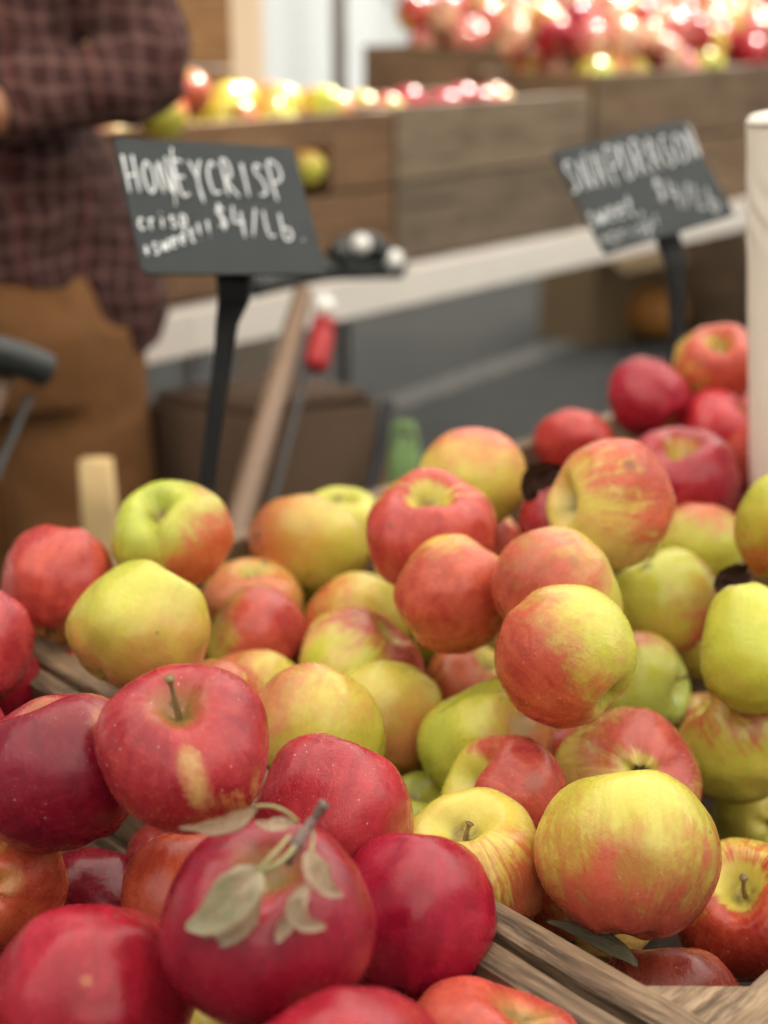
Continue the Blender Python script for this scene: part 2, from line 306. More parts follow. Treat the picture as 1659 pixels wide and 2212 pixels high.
# key: cx, cy, r(px), elong, stem dir, base, base2, red, blush dir, cov, streak, options, label
A = {
'1': (128,1258,124,1.06,(.1,.9,-.3),T1,Y1,(.58,.05,.05),(-.1,.6,.6),.62,.25,dict(soft=.6,taper=-.05),'dull pinkish red apple at the back left corner, left of the green topped one'),
'2': (374,1162,122,.93,(-.25,.62,.62),GR1,GR2,(.60,.10,.05),(.8,-.5,.1),-0.25,.35,dict(cav=.5,soft=.4),'green topped apple with red right flank at the foot of the larger sign'),
'3': (308,1362,150,.98,(.45,.75,-.3),G1,GR1,(.58,.16,.08),(.1,-.9,.1),-0.2,.1,dict(soft=.8,lump=.12,taper=-.12,patch=(-.05,-.45,.85),psize=.05,pcol=(.40,.22,.04),dots=.2),'large lopsided yellow green apple with a pink underside, left middle'),
'4': (545,1310,108,.85,(.1,.93,.35),T2,Y2,(.62,.16,.07),(0,.2,.4),-0.25,.1,dict(soft=.8,cav=.34),'pinkish tan apple with shallow top dimple behind the red cheeked one'),
'5': (556,1385,112,.9,(-.7,.6,-.2),Y1,G1,(.56,.05,.06),(.75,.2,.3),0.0,.3,dict(soft=.35),'apple with yellow left side and crimson right cheek beside the lopsided green one'),
'6': (662,1188,122,.82,(.2,.85,-.35),T2,G1,(.62,.15,.06),(-.8,.1,.2),-0.35,.15,dict(soft=.7,dots=.2),'wide orange and olive apple lying below the yellow one with the dimple'),
'7': (738,1142,93,.85,(0,.88,.42),G1,Y2,(.6,.16,.06),(-.3,-.8,0),-.6,.2,dict(cav=.5,stem=1),'yellow apple with a dark stem dimple in the back row'),
'8': (932,1155,136,.88,(-.05,.80,.58),Y1,Y2,(.55,.035,.045),(0,.1,.9),0.08,.75,dict(cav=.5,soft=.3,cavity=1.1),'red striped apple whose yellow stem hollow faces up in the back row'),
'9': (978,1286,128,1.02,(.75,.6,-.15),Y1,T1,(.58,.07,.05),(-.2,-.3,.8),0.05,.45,dict(soft=.45),'tall orange red streaked apple standing below the one with the green hollow'),
'10': (1022,1172,102,.9,(.4,.6,.2),Y1,T1,(.58,.06,.05),(.3,-.5,.5),.3,.5,dict(),'small orange red apple half hidden behind the striped one'),
'11': (1020,1036,111,.9,(.3,.5,-.8),Y1,Y2,(.68,.13,.09),(.15,.95,.0),-0.45,.1,dict(soft=.5,dots=.1,lump=.03),'yellow faced apple with pink crown, standing highest at the back middle'),
'12': (1240,966,84,.85,(.2,.9,-.3),R4,R4,(.55,.045,.035),(0,.5,.5),.9,.1,dict(soft=.7,dots=.1),'small orange red apple against the asphalt left of the dark red pile'),
'13': (1322,1090,138,.9,(-.93,.05,.35),Y1,T1,(.62,.08,.05),(.6,.6,.2),-0.15,.4,dict(cav=.46,soft=.4,patch=(.1,.52,.84),psize=.006,pcol=(.1,.04,.02)),'peach coloured apple with its stem groove facing left, below the dark red pile'),
'14': (1398,857,88,1.02,(.3,-.6,.3),R2,R2,(.40,.018,.035),(0,0,1),1.1,.2,dict(soft=.6,dots=.2),'dark crimson apple at the left of the red pile by the black stake'),
'15': (1552,790,88,.92,(-.15,.62,.68),Y1,Y1,(.56,.045,.04),(.5,.3,.5),.25,.5,dict(cav=.5,cavity=1.0),'topmost apple of the red pile, orange striped with green stem hollow'),
'16': (1548,932,86,.9,(.75,.45,.45),R4,R2,(.50,.02,.035),(-.3,0,.9),.9,.2,dict(soft=.5),'crimson apple with stem end turned right, beneath the topmost of the red pile'),
'17': (1470,1034,116,.86,(-.1,.80,.58),R1,Y1,(.40,.018,.035),(0,-.3,.8),.85,.3,dict(cav=.46,soft=.4,cavity=1.5,dots=.3),'dark pink apple with a green ringed stem hollow in front of the red pile'),
'18': (1662,985,90,.95,(.3,.5,-.6),T1,R4,(.50,.045,.04),(.1,.1,.9),.7,.2,dict(),'red apple half hidden by the tall white roll'),
'19': (1231,1132,106,.9,(0,.5,.5),R1,R1,(.40,.02,.03),(0,0,1),.9,.1,dict(),'deep red apple peeping out behind the left of the peach coloured one'),
'20': (1500,1190,105,.9,(.1,.75,-.3),G1,GR1,(.62,.13,.09),(0,.95,-.1),-0.4,.15,dict(soft=.5),'green apple with faint pink crown behind the right of the peach coloured one'),
'21': (1713,1142,125,1.0,(.3,.9,-.2),G1,G2,(.55,.14,.04),(-.1,-.6,.2),-0.3,.3,dict(soft=.6),'olive yellow apple cut by the right edge at the foot of the white roll'),
'22': (1198,1288,142,.88,(.75,.55,-.2),G1,T1,(.58,.085,.06),(-.75,0,.55),-0.12,.18,dict(soft=.55,patch=(.15,.5,.8),psize=.008,pcol=(.3,.1,.03)),'salmon red apple with a green right shoulder behind the big front facing one'),
'23': (1438,1304,120,.98,(-.45,.85,-.1),G1,GR1,(.52,.05,.045),(.75,-.5,.1),-0.38,.25,dict(soft=.45,patch=(-.45,.65,.6),psize=.012,pcol=(.12,.1,.03)),'green apple with crimson right side, left of the pear shaped green one'),
'24': (1640,1396,142,1.12,(-.3,.93,-.1),G1,GR1,(.5,.2,.05),(0,.9,-.3),-1.0,.05,dict(lump=.06,taper=-.30,dots=.4,cav=.12,cavw=.2),'clear green pear shaped apple at the right edge'),
'25': (1220,1415,152,.97,(.62,-.60,.42),G1,Y2,(.53,.055,.045),(-.78,-.5,.3),-0.08,.12,dict(soft=.5,cav=.34,cavw=.24,lump=.05,dots=.55,taper=-.03),'big sharp apple resting on top, red lower left and green upper right'),
'26': (1372,1478,118,1.0,(.86,.12,.45),GR1,(.40,.52,.12),(.6,.12,.08),(-.1,1,0),-.55,.1,dict(cav=.55,stem=2,cavw=.36),'pale green apple with its stem end facing right, behind the big top one'),
'27': (1022,1498,108,.9,(.35,.85,.35),Y1,T2,(.55,.10,.05),(-.3,.2,.6),-0.25,.9,dict(cav=.4),'small yellow apple with thin red streaks left of the big top one'),
'28': (770,1352,112,.9,(-.1,-.4,.8),Y1,Y2,(.64,.09,.05),(-.8,-.2,.3),-0.3,.3,dict(soft=.5,cav=.25),'yellow apple with an orange red left side near the middle of the pile'),
'29': (778,1458,140,.88,(.55,.75,.1),G1,T1,(.47,.035,.045),(.8,.4,-.1),-0.2,.55,dict(soft=.4),'olive yellow apple with a crimson right shoulder in the middle'),
'30': (557,1505,105,.9,(0,.8,-.4),Y1,G1,(.62,.17,.08),(-.4,.5,.1),-0.5,.3,dict(),'small yellow apple behind the red one with the stem'),
'31': (468,1532,115,.9,(.1,.8,-.4),Y1,G1,(.58,.13,.08),(.3,.4,.3),-0.35,.8,dict(),'yellow green apple with pink marks just behind the red one with the stem'),
'32': (836,1552,124,1.0,(.1,.85,-.45),Y2,G1,(.62,.19,.09),(.2,-.6,.4),-0.25,.08,dict(soft=.9,dots=.15,patch=(-.2,.05,.95),psize=.035,pcol=(.52,.27,.08)),'pale yellow apple blushing pink below with a tan bruise, centre'),
'33': (684,1588,146,.88,(.3,.75,-.5),Y2,G1,(.62,.17,.10),(-.55,.75,0),-0.5,.18,dict(soft=.5,dots=.5),'broad pale yellow apple right behind the crimson dotted one'),
'34': (1056,1604,142,.86,(-.35,.85,.0),G1,G2,(.58,.16,.09),(.85,-.25,.1),-.2,.12,dict(soft=.6,cavw=.4,patch=(.35,.35,.8),psize=.03,pcol=(.27,.24,.09)),'green apple with tiny black specks directly under the big top one'),
'35': (895,1813,141,.9,(0,.7,.2),G1,G2,R4,(0,-1,0),-.7,.1,dict(),'small green apple deep in the gap left of the red streaked one'),
'36': (1092,1722,136,.86,(-.72,.52,.30),G1,Y1,(.50,.045,.055),(.5,.15,.6),0.2,.45,dict(cav=.5,cavw=.34,soft=.4,cavity=1.3,dots=.6,patch=(.3,.35,.85),psize=.014,pcol=(.25,.08,.04)),'pink red apple with a yellow hollow on its left, centre right'),
'37': (1357,1688,150,.86,(-.05,-.32,-.94),T1,GR1,(.52,.06,.06),(.4,.5,.4),-0.25,.55,dict(cal=1,cavity=1.4,bas=.07,soft=.45,dots=.6),'flattened pink and green apple showing its dark blossom end'),
'38': (1604,1602,134,.92,(-.55,.75,-.1),Y1,G1,(.52,.055,.05),(-.1,.95,.0),-0.42,.5,dict(soft=.3,dots=.15,stem=2),'yellow apple with red streaks along its upper edge at the right border'),
'39': (1662,1770,119,.9,(.15,-.1,-.96),Y1,G1,(.6,.2,.08),(.3,-.8,.2),-.5,.2,dict(cal=1,dots=.3,lump=.10),'yellow apple turned so its grey blossom end shows, right edge'),
'40': (1358,1846,192,.92,(.05,.88,-.35),Y2,G1,(.52,.06,.055),(.0,-.92,.25),-0.04,.33,dict(soft=.6,dots=.4,lump=.045,patch=(-.08,.1,.98),psize=.05,pcol=(.40,.19,.035)),'largest apple, yellow green above and rosy below with a brown bruise'),
'41': (1014,1880,163,.92,(-.12,.86,.48),Y1,Y2,(.56,.10,.05),(.35,-.75,.4),-0.12,.55,dict(cav=.42,cavw=.34,soft=.45,stem=3,dots=.4,cavity=.9),'yellow apple with open stem hollow and orange streaked side beside the largest one'),
'42': (1622,1972,152,.95,(-.35,.70,.62),Y1,Y1,(.52,.03,.03),(.2,-.5,.7),0.3,.6,dict(cav=.55,cavw=.36,soft=.35,stem=2,cavity=1.6,dots=.4),'bright red apple with a deep yellow stem hollow in the bottom right'),
'43': (716,1762,170,.93,(.3,.8,-.5),R1,T1,(.47,.035,.05),(-.1,.2,.9),.80,.22,dict(soft=.5,dots=1.0),'dusty crimson apple with pale dots behind the leafy one'),
'44': (401,1624,179,.9,(-.04,.78,.62),(.64,.34,.10),(.5,.12,.06),(.42,.012,.036),(-.1,.85,.35),.52,.5,dict(cav=.36,cavw=.28,soft=.35,stem=5,dots=.9,cavity=.35,lump=.06,patch=(.24,-.12,.96),psize=.013,pax=(.24,-.95,-.2),pcol=(.70,.50,.17)),'crimson apple with an upright stem and a yellow streak down its front'),
'45': (132,1668,178,.95,(-.3,.93,.05),(.42,.03,.04),R2,(.20,.005,.020),(-.2,-.75,.6),.75,.2,dict(lump=.05,taper=.02,soft=.9,dots=.35,patch=(.66,.60,.42),psize=.05,pcol=(.70,.33,.15)),'very dark purple red apple left of the one with the upright stem'),
'46': (-75,1410,140,1.1,(.2,.7,-.5),R4,T1,(.50,.04,.055),(0,.1,.9),.85,.15,dict(soft=.5,dots=.8),'pink red dotted apple cut by the left edge'),
'47': (-133,1605,145,.9,(.2,.7,-.5),R1,R1,(.40,.02,.04),(0,0,1),.9,.1,dict(dots=.8),'sliver of crimson apple at the left edge beside the dark purple one'),
'48': (-6,1905,141,.95,(-.1,-.1,-.9),Y1,T1,(.50,.05,.03),(.4,-.3,.3),0.15,.6,dict(dots=.7,patch=(.45,.25,.85),psize=.035,pcol=(.50,.28,.07)),'orange red apple with russet yellow spots at the left edge'),
'49': (393,1905,143,.92,(.3,.2,.5),(.45,.3,.08),R1,(.36,.02,.03),(-.5,.3,.3),.35,.3,dict(dots=.6),'dark red apple in the gap below the one with the upright stem'),
'50': (420,1964,164,1.0,(.1,.8,-.4),T1,T1,(.58,.06,.035),(.1,.3,.7),0.25,.25,dict(soft=.6,dots=.3),'orange apple tucked behind the left of the leafy one'),
'51': (577,2000,221,.95,(.08,.80,.55),R5,R5,(.30,.010,.026),(.1,-.3,.7),1.1,.15,dict(cav=.4,soft=.6,dots=.12,lump=.035,patch=(.0,.55,.83),psize=.05,pcol=(.45,.06,.08)),'deep red apple in front with a twig of dry leaves on it'),
'52': (892,1985,176,1.05,(.2,.8,-.5),R2,R2,(.36,.010,.032),(.2,.1,.9),1.0,.15,dict(soft=.6,dots=.1),'smooth crimson apple right of the leafy one'),
'53': (192,2160,208,.9,(-.2,.75,-.55),R2,R2,(.42,.018,.035),(0,.2,.9),1.0,.12,dict(soft=.6,dots=.05,lump=.11,lobes=.06,patch=(.15,.45,.8),psize=.0025,pcol=(.6,.25,.1)),'large blurred crimson apple in the bottom left corner'),
'54': (150,2122,160,.9,(0,.7,.2),R1,R2,(.36,.02,.03),(0,0,1),.9,.1,dict(),'dark red apple behind the large blurred one, bottom left'),
'55': (750,2377,237,.9,(-.2,.8,-.5),R2,R2,(.42,.018,.035),(0,0,1),1.0,.1,dict(dots=.1),'crimson apple cut by the bottom edge below the leafy one'),
'56': (1075,2320,200,.86,(.3,.8,.1),T1,R4,(.55,.06,.05),(-.2,.5,.5),.5,.25,dict(dots=.1,cavw=.4,cav=.3),'lighter red apple cut by the bottom edge beside the crate rim'),
'57': (462,2322,171,.9,(0,.7,.2),Y1,T1,R4,(0,0,1),.1,.1,dict(),'orange apple almost hidden under the leafy one at the bottom edge'),
'58': (-33,1482,123,.95,(0,.7,.2),R2,R2,(.38,.012,.03),(0,0,1),1.,.1,dict(dots=.5),'dark red apple behind the very dark purple one'),
'59': (196,1496,106,.95,(0,.7,.2),R4,R2,(.42,.03,.04),(0,0,1),1.,.1,dict(),'dull red apple low behind the lopsided yellow green one'),
'60': (1440,2196,160,.95,(0,.9,-.3),(.30,.16,.06),(.25,.14,.05),(.25,.03,.02),(0,.2,.5),.2,.2,dict(),'shadowed tan apple down inside the crate under the largest one'),  # the shade under its neighbour is put into these darkened skin colours
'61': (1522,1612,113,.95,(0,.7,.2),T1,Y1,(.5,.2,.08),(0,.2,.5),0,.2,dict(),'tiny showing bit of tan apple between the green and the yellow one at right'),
'63': (212,1962,140,.9,(0,.95,-.3),R3,R3,(.16,.006,.015),(0,0,1),1.,.1,dict(dots=.3,cavity=0),'added apple, nearly black red for shade, deep in the gap below the very dark purple one'),  # added to darken a lit gap; its near-black skin stands for shade
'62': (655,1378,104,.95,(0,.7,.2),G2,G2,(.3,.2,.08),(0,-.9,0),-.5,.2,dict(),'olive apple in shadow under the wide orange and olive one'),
}
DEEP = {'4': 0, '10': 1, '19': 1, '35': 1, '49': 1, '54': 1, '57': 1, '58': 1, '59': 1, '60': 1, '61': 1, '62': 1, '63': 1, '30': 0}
FRONT = [('3','5'),('2','6'),('6','62'),('9','28'),('5','62'),('4','62'),('25','26'),('25','34'),('25','37'),('44','45'),('44','43'),('44','50'),('22','9'),('13','20'),('21','20'),('40','42'),('40','60'),('42','60'),('52','56'),('31','3'),('46','45'),('24','23'),('40','39'),('13','17'),('13','12'),('45','48'),('9','29'),('2','4'),('46','58'),('45','58')]
keys = list(A)
lev = {k: DEEP.get(k, 0) for k in keys}
front = {}
for a, b in FRONT: front[(a, b)] = True; front[(b, a)] = False
def is_front(a, b):
    if (a, b) in front: return front[(a, b)]
    if lev[a] != lev[b]: return lev[a] < lev[b]
    return A[a][1] > A[b][1]
R0 = {k: .0395 for k in keys}
R0.update({'40': .0430, '51': .0405, '53': .0405, '44': .0400, '45': .0405, '30': .037, '35': .036, '10': .037, '47': .037, '60': .037, '61': .036, '57': .036, '54': .036, '59': .036, '62': .036, '63': .036, '12': .037, '18': .038, '19': .036, '3': .042, '49': .036, '27': .037, '31': .037, '58': .037, '50': .0375, '48': .034, '56': .039, '55': .041, '7': .037, '6': .042, '8': .0425, '9': .0370, '13': .0420, '26': .0375, '32': .0365, '29': .0415, '23': .040, '22': .039, '25': .0385, '34': .041, '36': .0375, '37': .0405, '28': .038, '17': .0445, '5': .038, '4': .039, '1': .039, '2': .039})
D = {k: R0[k]*F/A[k][2] for k in keys}
def rad(k): return A[k][2]*D[k]/F
pairs = []
for i, a in enumerate(keys):
    for b in keys[i+1:]:
        s = math.hypot(A[a][0]-A[b][0], A[a][1]-A[b][1])
        if s < (A[a][2]+A[b][2])*.99: pairs.append((a, b))
def rr(k): return rad(k)
for it in range(900):
    for a, b in pairs:
        pa, pb = U(A[a][0], A[a][1], D[a]), U(A[b][0], A[b][1], D[b])
        need = (rr(a)+rr(b))*.96; dist = (pa-pb).length
        fr = is_front(a, b)
        if dist < need:
            push = min(.003, max(.0003, (need-dist)*.25))
            D[a] += -push if fr else push; D[b] += push if fr else -push
    for k in keys: D[k] += (R0[k]*F/A[k][2]-D[k])*.004
POS = {k: U(A[k][0], A[k][1], D[k]) for k in keys}

def rot_to(zdir, roll):
    q = Vector((0, 0, 1)).rotation_difference(zdir)
    return (q @ Quaternion((0, 0, 1), roll)).to_matrix()
def stem_child(o, kind, seed):
    rnd = random.Random(seed)
    L = {1: .42, 2: .50, 3: .22, 5: .62}[kind]; z0 = o['zc']
    ln_ = .05 if kind == 5 else .12; bx, by = rnd.uniform(-ln_, ln_), rnd.uniform(-ln_, ln_)
    r = .033 if kind != 5 else .036
    pts = smooth_path([(0, 0, z0-.05), (bx*.2, by*.2, z0+L*.4), (bx*.7, by*.7, z0+L*.8), (bx, by, z0+L)], 4)
    n = len(pts); rads = [r*(1.25-.45*min(1, i/(n*.5))) if i < n*.6 else r*(.8+1.3*max(0, (i/(n-1)-.72))/.28*.9) for i in range(n)]
    vs, fs = tube_data(pts, rads, 10)
    return mesh_obj('stem', vs, fs, M_STEM, o)
def calyx_child(o, seed):
    rnd = random.Random(seed); bm = bmesh.new(); z0 = -o['zb']
    for k in range(6):
        a = 2*PI*k/6+rnd.uniform(-.2, .2); w = .045; l = rnd.uniform(.10, .15)
        c, s = math.cos(a), math.sin(a); tz = rnd.uniform(-.10, -.02)
        pts = [(c*.02-s*w, s*.02+c*w, z0+.01), (c*.02+s*w, s*.02-c*w, z0+.01), (c*l*.7+s*w*.6, s*l*.7-c*w*.6, z0+tz), (c*l*.7-s*w*.6, s*l*.7+c*w*.6, z0+tz), (c*l*1.1+rnd.uniform(-.03,.03), s*l*1.1, z0+tz*1.6)]
        v = [bm.verts.new(p) for p in pts]
        bm.faces.new((v[0], v[1], v[2], v[3])); bm.faces.new((v[3], v[2], v[4]))
    bmesh.ops.solidify(bm, geom=bm.faces[:], thickness=.012)
    return bm_obj('calyx', bm, M_CALYX, o)
def place_apple(center, r, zdir, roll, me, params, label, group=None, sil=1.0, name='apple'):
    o = bpy.data.objects.new(name, me); COL.objects.link(o)
    R = rot_to(zdir, roll)
    o.matrix_world = Matrix.Translation(center) @ R.to_4x4() @ Matrix.Diagonal((r*sil, r*sil, r*sil, 1))
    inv = R.transposed()
    p = dict(params); p['blush'] = inv @ Vector(p['blush']).normalized()
    if 'patch' in p: p['patch'] = inv @ Vector(p['patch']).normalized()
    if 'pax' in p: p['pax'] = inv @ Vector(p['pax'])
    apply_skin(o, **p)
    tag(o, label, 'apple', group)
    return o
for n_, k in enumerate(keys):
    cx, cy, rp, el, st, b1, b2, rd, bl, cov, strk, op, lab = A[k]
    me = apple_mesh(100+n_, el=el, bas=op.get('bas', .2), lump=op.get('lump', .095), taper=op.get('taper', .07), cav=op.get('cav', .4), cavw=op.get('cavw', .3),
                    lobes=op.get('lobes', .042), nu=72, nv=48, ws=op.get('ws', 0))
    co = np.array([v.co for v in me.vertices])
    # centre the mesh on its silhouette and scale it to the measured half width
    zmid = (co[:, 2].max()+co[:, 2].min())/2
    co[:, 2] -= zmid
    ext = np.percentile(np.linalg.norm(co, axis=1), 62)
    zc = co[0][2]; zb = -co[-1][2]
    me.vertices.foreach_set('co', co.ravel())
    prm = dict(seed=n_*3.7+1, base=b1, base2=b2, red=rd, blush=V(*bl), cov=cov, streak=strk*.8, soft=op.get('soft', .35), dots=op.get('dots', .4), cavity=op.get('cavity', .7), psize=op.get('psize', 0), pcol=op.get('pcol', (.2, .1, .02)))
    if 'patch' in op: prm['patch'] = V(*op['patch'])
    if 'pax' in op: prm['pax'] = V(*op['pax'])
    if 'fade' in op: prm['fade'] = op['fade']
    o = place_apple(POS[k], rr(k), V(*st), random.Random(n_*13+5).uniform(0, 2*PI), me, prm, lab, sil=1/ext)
    o['zc'] = float(zc); o['zb'] = float(zb)
    if 'stem' in op: stem_child(o, op['stem'], n_)
    if 'cal' in op: calyx_child(o, n_)
    if k == '51': LEAFY = o
bpy.context.view_layer.update()
#PART2
# ------------------------------------------------------------------ materials of the setting
def wood(name, dark, mid, pale, rough=.75, gs=1.):
    t = NT(name); o = t.obj()
    oi = t.n('ShaderNodeObjectInfo')
    sh = t.n('ShaderNodeCombineXYZ'); r = t.math('MULTIPLY', oi.outputs['Random'], 37.)
    t.l(r, sh.inputs[0]); t.l(r, sh.inputs[1]); t.l(r, sh.inputs[2])
    P = t.vmath('ADD', o, sh.outputs[0])
    S = t.vmath('MULTIPLY', P, (7*gs, 90*gs, 90*gs))
    w = t.noise(P, 6, 3, out=1)
    S2 = t.vmath('ADD', S, t.vmath('SCALE', w, sc=1.4))
    g1 = t.noise(S2, 1, 5, .65); g2 = t.noise(S2, 4.5, 4, .7); bl = t.noise(P, 9*gs, 4, .6)
    c = t.mix(t.mrange(g1, .37, .62), t.rgb(dark), t.rgb(mid))
    c = t.mix(t.mrange(t.math('ADD', t.math('MULTIPLY', g2, .6), t.math('MULTIPLY', bl, .4)), .42, .68), c, t.rgb(pale))
    ck = t.noise(t.vmath('MULTIPLY', P, (5*gs, 160*gs, 160*gs)), 1, 2, .5)
    c = t.mix(t.math('MULTIPLY', t.mrange(ck, .64, .72), .8), c, t.rgb([x*.25 for x in dark]))
    c = t.mix(t.math('MULTIPLY', t.mrange(bl, .52, .7), .55), c, t.rgb([x*.6 for x in dark]))
    hv = t.n('ShaderNodeHueSaturation'); t.l(c, hv.inputs['Color'])
    t.l(t.mrange(oi.outputs['Random'], 0, 1, .75, 1.25, 'LINEAR'), hv.inputs['Value'])
    t.l(hv.outputs[0], t.b.inputs['Base Color']); t.b.inputs['Roughness'].default_value = rough
    t.bump(t.math('ADD', g1, t.math('MULTIPLY', g2, .6)), .55, .002)
    return t.m
M_DKW = wood('shade_darkened_slats', (.02, .012, .008), (.05, .03, .018), (.08, .05, .03), .85)  # crate wood coloured darker to paint in the shade between the apples
M_RIM = wood('weathered_crate_wood', (.050, .027, .014), (.20, .125, .07), (.38, .27, .17), .7)
M_BG1 = wood('brown_crate_wood', (.11, .052, .02), (.22, .115, .05), (.28, .16, .075), .7, .5)
M_BG2 = wood('grey_crate_wood', (.105, .072, .044), (.19, .138, .088), (.26, .195, .13), .75, .5)
M_BG3 = wood('old_brown_crate_wood', (.10, .058, .030), (.20, .125, .07), (.26, .175, .10), .75, .5)
M_WTAB = simple('white_tabletop', (.74, .69, .63), .45, .06, 8)
M_LEG = simple('grey_table_leg', (.25, .25, .25), .4, .1, 10, metal=.6)
M_CLOTH = simple('dark_table_board', (.05, .035, .025), .8, .2, 12)  # dark colour also deepens the shade seen through the crates

def board_data(L, W, T, seed, ch=.0016, jit=.0006):
    """a sawn board along x: chamfered section, slightly wavy edges"""
    n = max(4, int(L/.03)); vs = []; fs = []
    y, z = W/2, T/2
    sec = [(-y+ch, -z), (y-ch, -z), (y, -z+ch), (y, z-ch), (y-ch, z), (-y+ch, z), (-y, z-ch), (-y, -z+ch)]
    for i in range(n+1):
        x = -L/2+L*i/n
        for k, (a, b) in enumerate(sec):
            q = noise.noise(Vector((x*22, k*3.1, seed)))*jit*1.6 + noise.noise(Vector((x*90, k*2.1, seed)))*jit
            vs.append((x, a+q*(1 if a > 0 else -1), b+q*.8*(1 if b > 0 else -1)))
    for i in range(n):
        for k in range(8):
            a, b = i*8+k, i*8+(k+1) % 8
            fs.append((a, b, b+8, a+8))
    fs.append(tuple(range(7, -1, -1))); fs.append(tuple(range(n*8, n*8+8)))
    return vs, fs
_bs = [0]
def board(parent, c, ax, up, L, W, T, mat, name='board', jit=.0006):
    """c centre, ax long axis, up the width axis, all in the parent's frame"""
    _bs[0] += 1
    vs, fs = board_data(L, W, T, _bs[0]*1.7, jit=jit)
    ax = Vector(ax).normalized(); up = Vector(up).normalized(); th = ax.cross(up)
    M = Matrix((ax, up, th)).transposed().to_4x4(); M.translation = Vector(c)
    return mesh_obj(name, vs, fs, mat, parent, M, smooth=False)
def frame_mat(o, ex, ey):
    M = Matrix((ex, ey, Vector((0, 0, 1)))).transposed().to_4x4(); M.translation = o; return M
def crate(name, origin, ex, ey, L, W, H, mat, rows, label, T=.016, group=None, post=True, slot=None, mats=None):
    """origin = outer corner at the base; L along ex, W along ey"""
    e = bpy.data.objects.new(name, None); COL.objects.link(e); e.matrix_world = frame_mat(origin, ex, ey); e.empty_display_size = .05
    tag(e, label, 'crate', group)
    z = H
    for i, h in enumerate(rows):
        zc = z-h/2
        # the long sides run full length, the ends fit between them
        if slot and i == 0:
            s0, s1 = slot
            board(e, (s0/2, T/2, zc), (1, 0, 0), (0, 0, 1), s0, h, T, mat)
            board(e, ((s1+L)/2, T/2, zc), (1, 0, 0), (0, 0, 1), L-s1, h, T, mat)
            board(e, ((s0+s1)/2, T/2, z-h*.2), (1, 0, 0), (0, 0, 1), s1-s0, h*.4, T-.001, mat)
        else: board(e, (L/2, T/2, zc), (1, 0, 0), (0, 0, 1), L, h, T, mat)
        board(e, (L/2, W-T/2, zc), (1, 0, 0), (0, 0, 1), L, h, T, mat)
        board(e, (T/2, W/2, zc-.001), (0, 1, 0), (0, 0, 1), W-2*T-.001, h, T, mat)
        board(e, (L-T/2, W/2, zc-.001), (0, 1, 0), (0, 0, 1), W-2*T-.001, h, T, mat)
        z -= h+.007
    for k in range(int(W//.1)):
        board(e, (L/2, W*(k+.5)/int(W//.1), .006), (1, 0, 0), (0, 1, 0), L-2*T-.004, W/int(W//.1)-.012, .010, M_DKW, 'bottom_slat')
    if mat is M_RIM:
        for yy, sy in ((-.0004, -1), (W+.0004, 1)):
            for xx in (.022, .05, L-.022, L-.05):
                bm = bmesh.new(); bmesh.ops.create_cone(bm, cap_ends=True, segments=10, radius1=.0022, radius2=.0018, depth=.0012, matrix=Matrix.Translation((xx, yy, H-rows[0]*.5)) @ Matrix.Rotation(PI/2*sy, 4, 'X'))
                bm_obj('nail', bm, M_LEG, e)
    if post:
        for (x, y) in ((T, T), (L-T, T), (T, W-T), (L-T, W-T)):
            sx = 1 if x < L/2 else -1; sy = 1 if y < W/2 else -1
            bm = bmesh.new(); q = .036; hh = H-.004
            a = [(x+sx*.0005, y+sy*.0005), (x+sx*q, y+sy*.0005), (x+sx*.0005, y+sy*q)]
            lo = [bm.verts.new((p[0], p[1], .012)) for p in a]; hi = [bm.verts.new((p[0], p[1], hh)) for p in a]
            bm.faces.new(lo[::-1]); bm.faces.new(hi)
            for i in range(3): bm.faces.new((lo[i], lo[(i+1) % 3], hi[(i+1) % 3], hi[i]))
            bm_obj('corner_block', bm, mat, e)
    return e

# ------------------------------------------------------------------ the near table and its three crates
E1 = Vector((-.70, .714, 0)).normalized(); E2 = Vector((.714, .70, 0)).normalized()
RIM = HC-.40; CH_ = .20; TZ = RIM-CH_
CB = Vector((.138, .445, TZ))
LB = .615
def cr_pt(e1, e2, z): return Vector((CB.x, CB.y, 0))+E1*e1+E2*e2+Vector((0, 0, z))
# ex x ey must be right handed: use ex = E2, ey = E1
crate('wooden_crate', cr_pt(0, 0, TZ), E2, E1, .495, LB, CH_, M_RIM, [.075, .055, .05], 'weathered wooden crate of mixed yellow and red apples in the middle of the near table', T=.018)
crate('wooden_crate', cr_pt(-.01, -.007-.48, TZ), E2, E1, .48, LB, CH_, M_RIM, [.075, .055, .05], 'weathered wooden crate holding the dark crimson apples at the lower left', T=.016)
crate('wooden_crate', cr_pt(.005, .505, TZ), E2, E1, .48, LB, CH_, M_RIM, [.075, .055, .05], 'weathered wooden crate under the red pile at the right edge', T=.016)
tb = empty('market_table', cr_pt(.3, .2, 0)); tag(tb, 'low market table carrying the three near crates of apples', 'table')
inv = tb.matrix_world.inverted()
def tpt(e1, e2, z): return inv @ cr_pt(e1, e2, z)
board(tb, tpt(.29, .2, TZ-.013), E2, E1, 2.5, .80, .022, M_CLOTH, 'tabletop')
for a, b in ((-.05, -.95), (.64, -.95), (-.05, 1.35), (.64, 1.35)):
    board(tb, tpt(a, b, (TZ-.026)/2), (0, 0, 1), E1, TZ-.028, .045, .045, M_LEG, 'leg')

